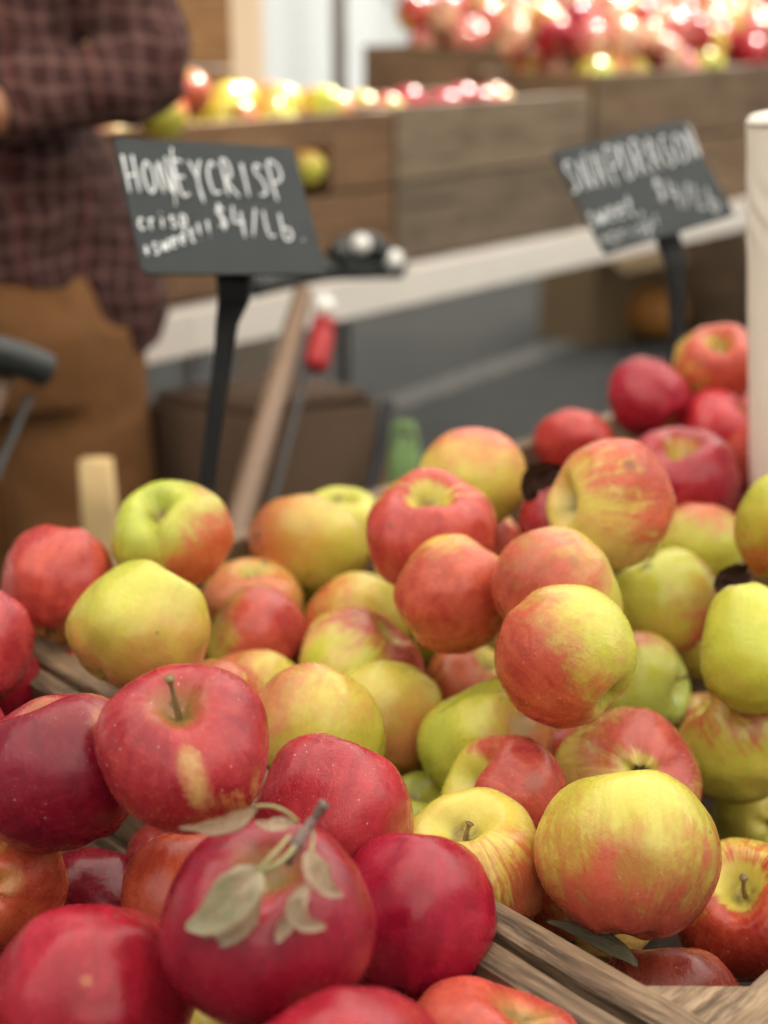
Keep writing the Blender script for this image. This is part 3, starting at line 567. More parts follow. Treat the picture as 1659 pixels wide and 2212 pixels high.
# ------------------------------------------------------------------ the lower layer that shows dark in the gaps
protos = []
for i in range(6):
    me = apple_mesh(900+i, el=.9, lump=.06, nu=36, nv=24); co = np.array([v.co for v in me.vertices])
    co[:, 2] -= (co[:, 2].max()+co[:, 2].min())/2; co /= np.percentile(np.linalg.norm(co, axis=1), 60)
    me.vertices.foreach_set('co', co.ravel()); protos.append(me)
def proj(p):
    q = p-CAM; d = q.dot(VF); return CW+q.dot(VR)/d*F, CH-q.dot(VU)/d*F, d
heroP = [(A[k][0], A[k][1], A[k][2], D[k], POS[k], rr(k)) for k in keys]
rnd = random.Random(11); cand = []
for _ in range(26000):
    e2 = rnd.uniform(-.45, .95); e1 = rnd.uniform(.055, .56)
    if -.055 < e2 < .058 or .44 < e2 < .57: continue
    cand.append((e1, e2, rnd.uniform(.80, .868), rnd.uniform(.0335, .037)))
cand.sort(key=lambda c: -c[2]); placed = []
for e1, e2, z, r in cand:
    p = cr_pt(e1, e2, z); x, y, d = proj(p); rp = r*F/d
    if x < -rp*.6 or x > 1659+rp*.6 or y > 2212+rp*.8: continue
    ok = True
    for hx, hy, hr, hd, hp, hrr in heroP:
        if (p-hp).length < (r+hrr)*.97: ok = False; break
        if math.hypot(x-hx, y-hy) < (rp+hr)*.90 and d < hd: ok = False; break
    if not ok: continue
    for q, qr in placed:
        if (p-q).length < (r+qr)*.97: ok = False; break
    if ok:
        # keep it only where some of it can show between the apples above
        vis = 0
        for t in range(40):
            a = rnd.uniform(0, 2*PI); s = math.sqrt(rnd.random())*rp*.97; xx, yy = x+math.cos(a)*s, y+math.sin(a)*s
            if 0 <= xx <= 1659 and yy <= 2212 and not any(math.hypot(xx-h[0], yy-h[1]) < h[2]*.985 and h[3] < d+.02 for h in heroP): vis += 1
        if vis == 0: placed.append((p, r)); continue
        placed.append((p, r))
        red = e2 < 0 or e2 > .5
        b = (.30, .18, .06) if red else rnd.choice([Y1, G1, T1]); rd = rnd.choice([R2, (.38, .015, .03)]) if red else rnd.choice([R1, R4])
        where = 'left crate' if e2 < 0 else ('right crate' if e2 > .5 else 'middle crate')
        place_apple(p, r, Vector((rnd.uniform(-1, 1), rnd.uniform(-1, 1), rnd.uniform(-.2, 1))).normalized(), 0, protos[rnd.randrange(6)],
            dict(seed=rnd.uniform(0, 90), base=b, base2=b, red=rd, blush=Vector((rnd.uniform(-1, 1), rnd.uniform(-1, 1), .3)), cov=.8 if red else rnd.uniform(-.5, .4), streak=.2),
            'apple of the shadowed lower layer in the '+where, 'lower layer apples in the '+where)

# ------------------------------------------------------------------ chalk signs
M_SLATE = simple('slate_board', (.034, .041, .044), .6, .18, 25, spec=.25)
M_CHALK = simple('chalk', (.72, .75, .77), .9, .15, 300)
M_BLACK = simple('black_plastic', (.006, .006, .006), .5, .1, 20, spec=.15)
FONT = {
'H': [[(0,0),(0,1)],[(.7,0),(.7,1)],[(0,.45),(.7,.5)]], 'O': [[(.4,.85),(.05,.6),(.08,.2),(.4,.02),(.75,.25),(.75,.65),(.4,.85)]],
'N': [[(0,0),(.05,.85),(.7,.02),(.72,1)]], 'E': [[(.7,.02),(.1,0),(.05,.85),(.7,.88)],[(.08,.45),(.6,.47)]],
'Y': [[(0,.9),(.4,.45)],[(.85,.95),(.4,.45),(.4,-.2)]], 'C': [[(.8,.8),(.4,.9),(.05,.55),(.2,.08),(.75,.1)]],
'R': [[(.05,0),(.05,.95),(.6,.9),(.6,.55),(.1,.45),(.8,-.02)]], 'I': [[(.4,0),(.4,.9)]],
'S': [[(.75,.82),(.35,.9),(.1,.7),(.6,.42),(.6,.1),(.1,.05)]], 'P': [[(.1,-.1),(.1,.95),(.85,.9),(.95,.6),(.6,.42),(.1,.42)]],
'A': [[(0,0),(.35,.95),(.7,0)],[(.12,.35),(.58,.35)]], 'D': [[(.05,0),(.05,.92),(.6,.8),(.75,.4),(.5,.05),(.05,0)]],
'G': [[(.75,.85),(.3,.85),(.05,.4),(.35,.02),(.75,.15),(.75,.45),(.45,.45)]],
'c': [[(.7,.5),(.3,.6),(.08,.3),(.3,.02),(.7,.1)]], 'r': [[(.15,0),(.15,.6)],[(.15,.4),(.6,.6)]], 'i': [[(.35,0),(.35,.55)],[(.33,.85),(.36,.88)]],
's': [[(.6,.55),(.25,.6),(.2,.38),(.6,.22),(.5,0),(.1,.03)]], 'p': [[(.15,-.35),(.15,.6),(.6,.55),(.6,.15),(.15,.1)]],
'w': [[(0,.55),(.15,0),(.38,.4),(.6,0),(.8,.6)]], 'e': [[(.1,.3),(.65,.35),(.5,.6),(.15,.5),(.1,.1),(.6,.03)]], 't': [[(.35,.9),(.35,.05),(.6,.02)],[(.08,.6),(.65,.62)]],
'!': [[(.3,1.),(.3,.3)],[(.3,.03),(.31,.06)]], '+': [[(.1,.35),(.7,.37)],[(.4,.05),(.4,.65)]], ',': [[(.3,.08),(.2,-.15)]], '.': [[(.3,.03),(.33,.06)]],
'$': [[(.7,.75),(.35,.85),(.12,.62),(.6,.4),(.6,.15),(.1,.1)],[(.38,1.),(.38,-.05)]], '4': [[(.2,.95),(.02,.38),(.4,.36),(.9,.4)],[(.70,.78),(.66,-.2)]],
'/': [[(.75,1.),(.05,-.1)]], 'L': [[(.12,.95),(.12,.05),(.6,.05)]], 'b': [[(.1,.95),(.1,0),(.6,.05),(.65,.4),(.12,.42)]], ' ': []}
def sign(TL, TR, BL, dTL, dz_a, dz_b, texts, label, stake_px, zoom, strokes_extra=()):
    tl = U(*TL, dTL); tr = U(*TR, dTL+dz_a); bl = U(*BL, dTL+dz_b)
    u = (tr-tl); W = u.length; u.normalize(); v = (bl-tl); v = v-u*v.dot(u); v.normalize(); H = (bl-tl).dot(v)
    n = u.cross(v)                       # points away from the viewer if right, down
    c = tl+u*W/2+v*H/2
    up = -v; nz = u.cross(up)            # towards the viewer
    M = Matrix((u, up, nz)).transposed().to_4x4(); M.translation = c
    e = bpy.data.objects.new('chalkboard_sign', None); COL.objects.link(e); e.matrix_world = M; e.empty_display_size = .05
    tag(e, label, 'sign')
    bm = bmesh.new(); rc = .005; ring = []
    for cx_, cy_, a0 in ((W/2-rc, H/2-rc, 0), (-W/2+rc, H/2-rc, 90), (-W/2+rc, -H/2+rc, 180), (W/2-rc, -H/2+rc, 270)):
        for k in range(5):
            a = math.radians(a0+22.5*k); ring.append((cx_+rc*math.cos(a), cy_+rc*math.sin(a)))
    f = [bm.verts.new((x, y, 0)) for x, y in ring]; b = [bm.verts.new((x, y, -.003)) for x, y in ring]
    bm.faces.new(f); bm.faces.new(b[::-1])
    for i in range(len(ring)): bm.faces.new((f[i], b[i], b[(i+1) % len(ring)], f[(i+1) % len(ring)]))
    bm_obj('board', bm, M_SLATE, e)
    # chalk strokes: read in photo pixels, laid on the board through its own two edges
    ax_, ay_ = TR[0]-TL[0], TR[1]-TL[1]; bx_, by_ = BL[0]-TL[0], BL[1]-TL[1]; det = ax_*by_-ay_*bx_
    def onb(p):
        X, Y = zoom[0]+p[0]*.5-TL[0], zoom[1]+p[1]*.5-TL[1]
        s, t = (X*by_-Y*bx_)/det, (ax_*Y-ay_*X)/det
        return Vector((s*W-W/2, H/2-t*H, .0006))
    vs, fs = [], []
    rs = random.Random(3)
    def stroke(pts, w):
        P3 = [onb(p) for p in pts]
        P3 = smooth_path(P3, 5) if len(P3) > 2 else [P3[0].lerp(P3[1], k/4) for k in range(5)]
        a, b_ = tube_data(P3, [(w*rs.uniform(.8, 1.15), w*rs.uniform(.8, 1.15)) for _ in P3], 8)
        for q in a:                      # flatten onto the board
            q.z = .0003+(q.z-.0006)*.25+.0003
        k0 = len(vs); vs.extend(a); fs.extend([tuple(i+k0 for i in g) for g in b_])
    for txt, p0, adv, up_, w in texts:
        for i, ch in enumerate(txt):
            for st in FONT[ch]:
                stroke([(p0[0]+adv[0]*(i+x*.8)+up_[0]*y+rs.uniform(-2, 2), p0[1]+adv[1]*(i+x*.8)+up_[1]*y+rs.uniform(-2, 2)) for x, y in st], w)
    for st, w in strokes_extra: stroke(st, w)
    mesh_obj('chalk_lettering', vs, fs, M_CHALK, e)
    # flat tapering stake behind the board
    Mi = M.inverted(); pts = [Mi @ U(x, y, d) for x, y, hw, d in stake_px]
    pts[0] = pts[0]+Vector((0, .02, -.006)); pts[1] = pts[1]+Vector((0, 0, -.006))
    vs, fs = [], []
    xa = (Mi.to_3x3() @ VR).normalized(); ya = (Mi.to_3x3() @ VF).normalized()
    for p, (x, y, hw, d) in zip(pts, stake_px):
        w = hw*d/F
        for sx_, sy_ in ((-1, -.15), (-.85, -.3), (.85, -.3), (1, -.15), (1, .15), (.85, .3), (-.85, .3), (-1, .15)):
            vs.append(p+xa*w*sx_+ya*max(.3*w, .004)*sy_/.3)
    for i in range(len(pts)-1):
        for k in range(8): a, b_ = i*8+k, i*8+(k+1) % 8; fs.append((a, b_, b_+8, a+8))
    fs.append(tuple(range(7, -1, -1))); fs.append(tuple(range(len(vs)-8, len(vs))))
    mesh_obj('stake', vs, fs, M_BLACK, e, smooth=False)
    return e
cw = .00098
sign((245,297), (632,318), (308,590), 1.04, .072, -.036, [
  ('HONEYCRISP', (560,838), (68,3.5), (-34,-165), cw*1.1), ('crisp', (596,1000), (43,-2), (-14,-76), cw*1.),
  ('+sweet!!', (618,1116), (37,-11), (-12,-70), cw*1.), ('$4/Lb.', (925,1005), (70,13), (-24,-118), cw*.95)],
  'black chalkboard sign reading HONEYCRISP $4/Lb. on the left stake', [(516,585,38,1.085), (512,602,38,1.085), (505,650,34,1.08), (490,700,24,1.075), (484,760,21,1.07), (472,850,20,1.06), (458,950,18,1.055), (446,1065,17,1.05), (432,1180,14,1.04), (420,1270,8,1.04)],
  (0, 0), [([(728,640),(745,900)], cw*.8)])
sign((1192,328), (1475,258), (1310,548), 1.36, .094, -.016, [
  ('SNAPDRAGON', (815,842), (58,-15.5), (-52,-150), cw*1.05), ('sweet,', (892,985), (41,-10), (-28,-95), cw),
  ('+crisp!', (945,1062), (38,-9), (-20,-66), cw*.75), ('$4/Lb', (1180,880), (60,13), (-32,-108), cw*.85)],
  'black chalkboard sign reading SNAPDRAGON tilted on the right stake', [(1457,505,27,1.395), (1457,530,27,1.395), (1458,570,22,1.39), (1460,620,18,1.385), (1462,690,16,1.38), (1462,765,15,1.375), (1462,860,13,1.37), (1462,960,8,1.36)],
  (829.5, 0))

# ------------------------------------------------------------------ the tall white roll
def roll():
    b = U(1625+118, 1030, 1.135); t = U(1617+128, 236, 1.045)
    ax = (t-b).normalized(); k = (TZ+.004-b.z)/ax.z; b = b+ax*k; Lr = (t-b).length; R = .0465
    q = Vector((0, 0, 1)).rotation_difference(ax)
    e = bpy.data.objects.new('paper_roll', None); COL.objects.link(e)
    M = q.to_matrix().to_4x4(); M.translation = b; e.matrix_world = M
    tag(e, 'tall creamy white roll standing upright at the right edge of the photo', 'roll')
    vs, fs = [], []; n = 64; prof = []
    for i in range(90): prof.append((R, Lr*i/89-(.008 if i == 89 else 0)))
    prof += [(R-.0015, Lr-.0035), (R-.004, Lr-.001), (R-.008, Lr), (.022, Lr), (.021, Lr-.004), (.021, Lr-.10)]
    for j, (r_, z) in enumerate(prof):
        for i in range(n):
            a = 2*PI*i/n; rr_ = r_
            if j < 90: rr_ += .0012*noise.noise(Vector((a*1.2, z*16, 0))) + (.0016*math.sin((z-.35*math.cos(a-2.6)*.12)*230+math.sin(a*2)*1.5)*math.exp(-((z-(Lr-.075))/.022)**2))
            vs.append((rr_*math.cos(a), rr_*math.sin(a), z))
    for j in range(len(prof)-1):
        for i in range(n): a, c = j*n+i, j*n+(i+1) % n; fs.append((a, c, c+n, a+n))
    mesh_obj('paper', vs, fs, simple('cream_paper', (.86, .80, .71), .6, .04, 12), e)
    bm = bmesh.new(); bmesh.ops.create_cone(bm, cap_ends=True, segments=32, radius1=.0205, radius2=.0205, depth=Lr-.02)
    for v in bm.verts: v.co.z += (Lr-.02)/2
    bm_obj('core', bm, simple('cardboard_core', (.35, .24, .14), .8), e, smooth=True)
roll()

# ------------------------------------------------------------------ leaves
def leaf_mat(name, c1, c2, c3):
    t = NT(name); o = t.n('ShaderNodeTexCoord').outputs['Generated']
    n = t.noise(o, 3.5, 5, .65); n2 = t.noise(o, 14, 4, .6)
    c = t.mix(t.mrange(n, .35, .65), t.rgb(c1), t.rgb(c2)); c = t.mix(t.mrange(n2, .55, .75), c, t.rgb(c3))
    ax_ = t.math('ABSOLUTE', t.attr('across', 2, 'GEOMETRY')); al_ = t.attr('along', 2, 'GEOMETRY')
    mid = t.mrange(ax_, .09, .02)
    vn = t.math('ABSOLUTE', t.math('SUBTRACT', t.math('FRACT', t.math('SUBTRACT', t.math('MULTIPLY', al_, 9.), t.math('MULTIPLY', ax_, 1.6))), .5))
    vein = t.math('MAXIMUM', mid, t.math('MULTIPLY', t.mrange(vn, .14, .03), .6))
    c = t.mix(t.math('MULTIPLY', vein, .6), c, t.rgb([min(1, x*1.35) for x in c2]))
    c = t.mix(t.math('MULTIPLY', t.mrange(ax_, .8, 1.), .6), c, t.rgb(c3)); n2 = t.math('ADD', n2, t.math('MULTIPLY', vein, .7))
    t.l(c, t.b.inputs['Base Color']); t.b.inputs['Roughness'].default_value = .7; t.b.inputs['Specular IOR Level'].default_value = .2
    t.bump(n2, .5, .001); return t.m
M_LEAF = leaf_mat('dry_sage_leaf', (.60, .47, .32), (.70, .57, .42), (.40, .26, .16))
M_LEAFG = leaf_mat('green_centred_leaf', (.50, .50, .32), (.66, .55, .40), (.52, .40, .26))
M_LEAFB = leaf_mat('dark_brown_leaf', (.045, .018, .010), (.07, .03, .018), (.03, .015, .01))
M_LEAFD = leaf_mat('grey_green_leaf', (.17, .15, .08), (.22, .19, .12), (.09, .07, .04))
M_TWIG = simple('twig_bark', (.21, .14, .12), .7, .45, 40, bump=.5)
M_PET = simple('leaf_stalk', (.34, .31, .14), .6, .25, 30)
def leaf_data(cl, ws, curl=.3, tilt=0., seed=0, nx=12, ruffle=.45):
    """cl: centre line in world points; ws: half widths in metres; the blade folds towards the viewer at its edges"""
    path = smooth_path(cl, 5); m = len(path); vs, fs = [], []
    for i, p in enumerate(path):
        s = i/(m-1); f = s*(len(ws)-1); k = min(int(f), len(ws)-2); w = ws[k]+(ws[k+1]-ws[k])*(f-k)
        t = (path[min(i+1, m-1)]-path[max(i-1, 0)]).normalized()
        toV = (CAM-p).normalized(); side = t.cross(toV).normalized(); nr = side.cross(t).normalized()
        if nr.dot(toV) < 0: nr = -nr
        side = (side*math.cos(tilt)+nr*math.sin(tilt)).normalized(); nr2 = side.cross(t).normalized()
        if nr2.dot(toV) < 0: nr2 = -nr2
        for j in range(nx+1):
            x = -1+2*j/nx
            ser = (1+.05*math.sin(i*2.6+seed)*(abs(x) > .9))*.88
            off = curl*w*(.6*abs(x)+.4*abs(x)**2) + ruffle*w*noise.noise(Vector((x*1.6+seed, s*5, seed*2.1)))
            vs.append(p+side*w*x*ser*math.cos(curl*.6*abs(x))+nr2*off)
    for i in range(m-1):
        for j in range(nx): a = i*(nx+1)+j; fs.append((a, a+1, a+nx+2, a+nx+1))
    return vs, fs
def leaf(name, cl, ws, mat, parent=None, **k):
    vs, fs = leaf_data(cl, ws, **k)
    if parent is not None:
        Mi = parent_world(parent).inverted(); vs = [Mi @ v for v in vs]
    bm = bmesh.new(); nx_ = k.get('nx', 12)+1; rows = len(vs)//nx_
    la = bm.verts.layers.float.new('across'); ls = bm.verts.layers.float.new('along'); bv = []
    for i, v in enumerate(vs):
        q = bm.verts.new(v); q[la] = -1+2*(i % nx_)/(nx_-1); q[ls] = (i//nx_)/(rows-1); bv.append(q)
    for f in fs: bm.faces.new([bv[i] for i in f])
    sc_ = 1.0 if parent is None else 1/parent_world(parent).to_scale()[0]
    bmesh.ops.solidify(bm, geom=bm.faces[:], thickness=.00025*sc_)
    return bm_obj(name, bm, mat, parent, smooth=True)
def parent_world(o):
    M = o.matrix_basis.copy(); p = o.parent
    while p is not None: M = p.matrix_basis @ M; p = p.parent
    return M
d51, r51 = D['51'], rr('51'); c51 = A['51']
def S51(px, py, lift=.004):
    """a point lift metres above the leafy apple's skin"""
    rp = math.hypot(px-c51[0], py-c51[1])/c51[2]
    dd = d51-r51*math.sqrt(max(0, 1-rp*rp))-lift if rp < 1 else d51-lift
    return U(px, py, dd)
LM = LEAFY.matrix_basis.copy(); LMi = LM.inverted()
def local_tube(name, pts, rads, mat, parent, n=10):
    vs, fs = tube_data(smooth_path(pts, 5), rads, n)
    return mesh_obj(name, [LMi @ v for v in vs], fs, mat, parent)
tp = [S51(622, 1862, -.004), S51(634, 1838, .006), S51(650, 1806, .012), S51(676, 1772, .016), S51(700, 1737, .018)]
n_ = 21; trad = [.0017+.0010*math.exp(-((i-9)/3.)**2)+.0008*math.exp(-((i-20)/2.)**2)+.0005*math.sin(i*1.9) for i in range(n_)]
twig = local_tube('twig', tp, trad, M_TWIG, LEAFY)
def ppx(pts): return [S51(x, y, l) for x, y, l in pts]
def pet(pts, r=.0007): return local_tube('leaf_stalk', ppx(pts), [r]*(5*(len(pts)-1)+1), M_PET, twig, 8)
mm = d51/F*.93
leaf('leaf', ppx([(556,1741,.012),(520,1760,.014),(478,1778,.016),(430,1785,.013),(386,1787,.010)]), [4*mm,22*mm,32*mm,24*mm,9*mm,2*mm], M_LEAF, twig, curl=0.66, tilt=0.42, seed=1)
pet([(645,1775,.014),(615,1752,.016),(585,1741,.015),(550,1742,.012)])
leaf('leaf', ppx([(640,1775,.013),(605,1783,.012),(575,1782,.010),(552,1775,.008)]), [4*mm,20*mm,22*mm,11*mm,3*mm], M_LEAF, twig, curl=0.38, tilt=-0.51, seed=2)
leaf('leaf', ppx([(565,1880,.008),(535,1908,.010),(495,1950,.009),(455,1985,.008),(402,2002,.010)]), [4*mm,46*mm,58*mm,50*mm,34*mm,5*mm], M_LEAFG, twig, curl=0.42, tilt=-0.17, seed=3)
leaf('leaf', ppx([(560,1930,.003),(525,1985,.004),(490,2015,.004),(462,2028,.004),(436,2055,.005)]), [6*mm,30*mm,30*mm,26*mm,16*mm,5*mm], M_LEAF, twig, curl=0.57, tilt=0.34, seed=4)
pet([(626,1806,.011),(600,1835,.011),(575,1862,.010),(556,1884,.008)], .0008)
pet([(636,1828,.009),(620,1850,.007),(595,1868,.007),(566,1884,.006)], .0010)
leaf('leaf', ppx([(672,1838,.010),(672,1865,.011),(688,1895,.010),(712,1925,.009),(740,1934,.011)]), [3*mm,22*mm,36*mm,26*mm,15*mm,4*mm], M_LEAF, twig, curl=0.66, tilt=0.17, seed=5)
pet([(668,1772,.015),(676,1800,.013),(674,1825,.011),(672,1842,.010)])
leaf('leaf', ppx([(664,1908,.007),(655,1935,.008),(645,1962,.007),(660,1990,.006),(704,2003,.009)]), [4*mm,20*mm,30*mm,32*mm,20*mm,5*mm], M_LEAF, twig, curl=0.57, tilt=-0.34, seed=6)
leaf('leaf', ppx([(640,1955,.004),(622,1985,.004),(605,2010,.004),(598,2036,.006)]), [6*mm,20*mm,24*mm,18*mm,6*mm], M_LEAF, twig, curl=0.66, tilt=0.34, seed=7)
def lone_leaf(cl, ws, mat, label, **k):
    o = leaf('dry_leaf', [U(*p) for p in cl], ws, mat, **k); tag(o, label, 'leaf'); return o
lone_leaf([(1210,1012,.985),(1178,1022,.975),(1150,1034,.97),(1140,1062,.965),(1150,1082,.965)], [.003,.010,.013,.010,.004], M_LEAFB, 'curled dark brown leaf wedged left of the peach coloured apple', curl=.5, tilt=.5, seed=8)
lone_leaf([(1615,1232,.90),(1585,1245,.895),(1560,1262,.89),(1548,1280,.885)], [.004,.010,.010,.003], M_LEAFB, 'small dark brown leaf above the pear shaped green apple', curl=.4, tilt=.3, seed=9)
lone_leaf([(1180,1990,.655),(1240,2008,.655),(1300,2035,.650),(1345,2060,.645),(1378,2088,.640)], [.001,.004,.006,.005,.001], M_LEAFD, 'grey green leaf lying on the crate rim under the largest apple', curl=.3, tilt=.5, seed=10)
#PART3
# ------------------------------------------------------------------ ground
def ground_mat():
    t = NT('asphalt'); o = t.obj()
    n = t.noise(o, 1.3, 5, .6); f = t.noise(o, 180, 3, .6)
    c = t.mix(t.mrange(n, .3, .7), (.054, .055, .054, 1), (.076, .078, .071, 1))
    c = t.mix(t.math('MULTIPLY', t.mrange(f, .5, .75), .5), c, (.09, .09, .088, 1))
    t.l(c, t.b.inputs['Base Color']); t.b.inputs['Roughness'].default_value = .85; t.bump(f, .4, .004); return t.m
def sheet(name, pts, mat, z=0.):
    bm = bmesh.new(); bm.faces.new([bm.verts.new((x, y, z)) for x, y in pts]); o = bm_obj(name, bm, mat); tag(o, kind='structure')
    return o
sheet('ground', [(-120, -120), (120, -120), (120, 120), (-120, 120)], ground_mat())
ln = NT('worn_road_paint'); lo = ln.obj(); lnn = ln.noise(lo, 22, 5, .7)
ln.l(ln.mix(ln.mrange(lnn, .35, .6), (.08, .08, .077, 1), (.26, .25, .225, 1)), ln.b.inputs['Base Color']); ln.b.inputs['Roughness'].default_value = .8
a = PZ(880, 862, 0); b = PZ(1480, 650, 0); dr = (b-a).normalized(); sd = Vector((-dr.y, dr.x, 0))*.06
a = a-dr*.15
sheet('painted_road_line', [tuple((a-sd).xy), tuple((b-sd).xy), tuple((b+sd).xy), tuple((a+sd).xy)], ln.m, .004)

# ------------------------------------------------------------------ the stall behind
FV = Vector((.667, .745, 0)).normalized(); GV = Vector((-FV.y, FV.x, 0)); TB = Vector((-.359, 2.236, 0)); TT = HC-.47
def st(f, g, z): return TB+FV*f+GV*g+Vector((0, 0, z))
e = empty('stall_table', st(1, .4, 0)); tag(e, 'long white table under the row of crates at the back stall', 'table')
inv = e.matrix_world.inverted()
for k in range(3):
    board(e, inv @ st(-1.3+k*1.802+.45, .40, TT-.036), FV, GV, 1.80, .80, .072, M_WTAB, 'tabletop')
    f_ = (-1.2, .12, 3.9)[k]
    for g_ in (.08, .72):
        board(e, inv @ st(f_, g_, (TT-.092)/2), (0, 0, 1), FV, TT-.096, .035, .035, M_LEG, 'leg')
BG = []
def bgcrate(f0, f1, g0, g1, h, mat, rows, label, z=TT+.001, **k):
    return crate('wooden_crate', st(f0, g0, z), FV, GV, f1-f0, g1-g0, h, mat, rows, label, T=.016, post=False, **k)
bgcrate(-.78, -.09, .04, .38, .30, M_BG1, [.14, .145], 'brown crate behind the person at the far left of the back stall')
bgcrate(-.08, .61, .04, .38, .30, M_BG1, [.14, .145], 'reddish brown crate of yellow apples behind the larger sign', slot=(.435, .515))
bgcrate(.62, 1.285, .04, .38, .305, M_BG2, [.14, .15], 'grey brown crate in the middle of the back stall row')
bgcrate(1.30, 2.02, .035, .38, .345, M_BG3, [.16, .17], 'brown crate behind the smaller sign, tallest of the front row')
bgcrate(2.03, 2.7, .04, .38, .345, M_BG3, [.16, .17], 'brown crate at the far right end of the back stall')
bgcrate(1.33, 1.90, .42, .78, .395, M_BG3, [.12, .12, .13], 'dark brown crate on the second tier of the back stall')
bgcrate(1.91, 3.35, .42, .78, .46, M_BG1, [.14, .14, .15], 'brown crate on the second tier, right end of the back stall')
bgcrate(-.35, .545, .42, .78, .74, M_BG1, [.18, .18, .18, .17], 'tall orange brown crate rising behind the person, left of the cream post')
hp = protos
def heap(f0, f1, g0, g1, z0, hmax, n, pal, label, group, seed, rmin=.038, rmax=.045):
    rn = random.Random(seed); pts = []
    cx_, cy_ = (f0+f1)/2, (g0+g1)/2
    cand = []
    for _ in range(7000):
        f_, g_ = rn.uniform(f0+.055, f1-.055), rn.uniform(g0+.055, g1-.055)
        q = max(0, 1-((g_-cy_-.02)/((g1-g0)*.55))**2)*max(0, 1-abs((f_-cx_)/((f1-f0)*.62))**3)
        z = z0-.03+rn.random()*.04+hmax*q*rn.random()**.5
        cand.append((z, f_, g_))
    cand.sort(key=lambda c: -c[0]+rn.random()*.01)
    for z, f_, g_ in cand:
        if len(pts) >= n: break
        p = st(f_, g_, z); r = rn.uniform(rmin, rmax)
        x, y, d = proj(p)
        if x < 180 or x > 1659+60 or y < -90: continue
        if any((p-q).length < (r+s)*.96 for q, s in pts): continue
        pts.append((p, r)); b, b2, rd, cv = pal[rn.randrange(len(pal))]
        place_apple(p, r, Vector((rn.uniform(-1, 1), rn.uniform(-1, 1), rn.uniform(-.3, 1.2))).normalized(), 0, hp[rn.randrange(6)],
            dict(seed=rn.uniform(0, 90), base=b, base2=b2, red=rd, blush=Vector((rn.uniform(-1, 1), rn.uniform(-1, 1), rn.uniform(-1, 1))), cov=cv+rn.uniform(-.2, .2), streak=.3, dots=0.), label, group)
gr = (GR1, G1, R4, -.7); ye = (Y1, G1, R4, -.5); re = (R1, R1, R2, .9); dk = (R2, R2, R3, .9); mx = (Y1, T1, R1, .2); pk = ((.72, .50, .30), (.66, .30, .2), (.60, .12, .11), .3)
heap(-.08, .61, .04, .38, TT+.275, .03, 26, [gr, ye, ye, gr, ye], 'yellow green apple heaped in the reddish brown crate behind the larger sign', 'yellow apples in the reddish brown back crate', 1)
heap(.62, 1.285, .04, .38, TT+.25, .02, 11, [mx, re, pk, ye, re], 'reddish apple lying low in the grey brown middle crate of the back stall', 'apples low in the grey brown back crate', 2)
heap(1.30, 2.02, .035, .38, TT+.335, .13, 46, [pk, pk, gr, re, mx, ye], 'apple heaped on the tallest front crate behind the smaller sign', 'apples heaped on the tallest back crate', 3, .042, .050)
heap(1.33, 1.90, .42, .78, TT+.395, .10, 50, [re, gr, pk, gr, mx, pk], 'apple on the second tier crate at the top of the photo', 'apples on the second tier dark crate', 4, .042, .050)
heap(1.91, 3.35, .42, .78, TT+.46, .08, 62, [pk, pk, mx, gr, ye], 'apple heaped on the second tier crate at the top right corner', 'apples on the second tier right crate', 5, .042, .050)
heap(2.03, 2.7, .04, .38, TT+.335, .11, 24, [pk, gr, re, mx], 'apple on the brown crate at the far right end of the back stall', 'apples on the far right back crate', 6, .042, .050)
# single ones that can be picked out
def one(px, py, d, r, pal, label, stem=(0, .6, .5), blush=(0, 0, 1)):
    b, b2, rd, cv = pal
    place_apple(U(px, py, d), r, V(*stem), 0, protos[int(px) % 6], dict(seed=px, base=b, base2=b2, red=rd, blush=V(*blush), cov=cv, streak=.4, dots=0.), label)
one(338, 192, 2.12, .040, (Y1, T1, R4, .0), 'orange and yellow apple just right of the folded arm, upper of the pair', blush=(-.3, .9, .2))
one(352, 252, 2.10, .037, (G1, G1, R4, -.2), 'green bottomed apple just right of the folded arm, lower of the pair', blush=(.3, .9, 0))
one(398, 205, 2.16, .040, (Y1, T1, R4, .15), 'peach coloured apple beside the pair right of the folded arm', blush=(.3, -.4, .3))
p_ = st(-.08+.475, .068, TT+.205)
o = bpy.data.objects.new('apple', protos[2]); COL.objects.link(o); o.matrix_world = Matrix.Translation(p_) @ Matrix.Diagonal((.036, .036, .036, 1))
apply_skin(o, seed=4, base=G1, base2=Y1, red=R4, blush=Vector((0, 0, 1)), cov=-.8, streak=.1, dots=0.); tag(o, 'yellow green apple showing through the hand slot of the reddish brown crate', 'apple')

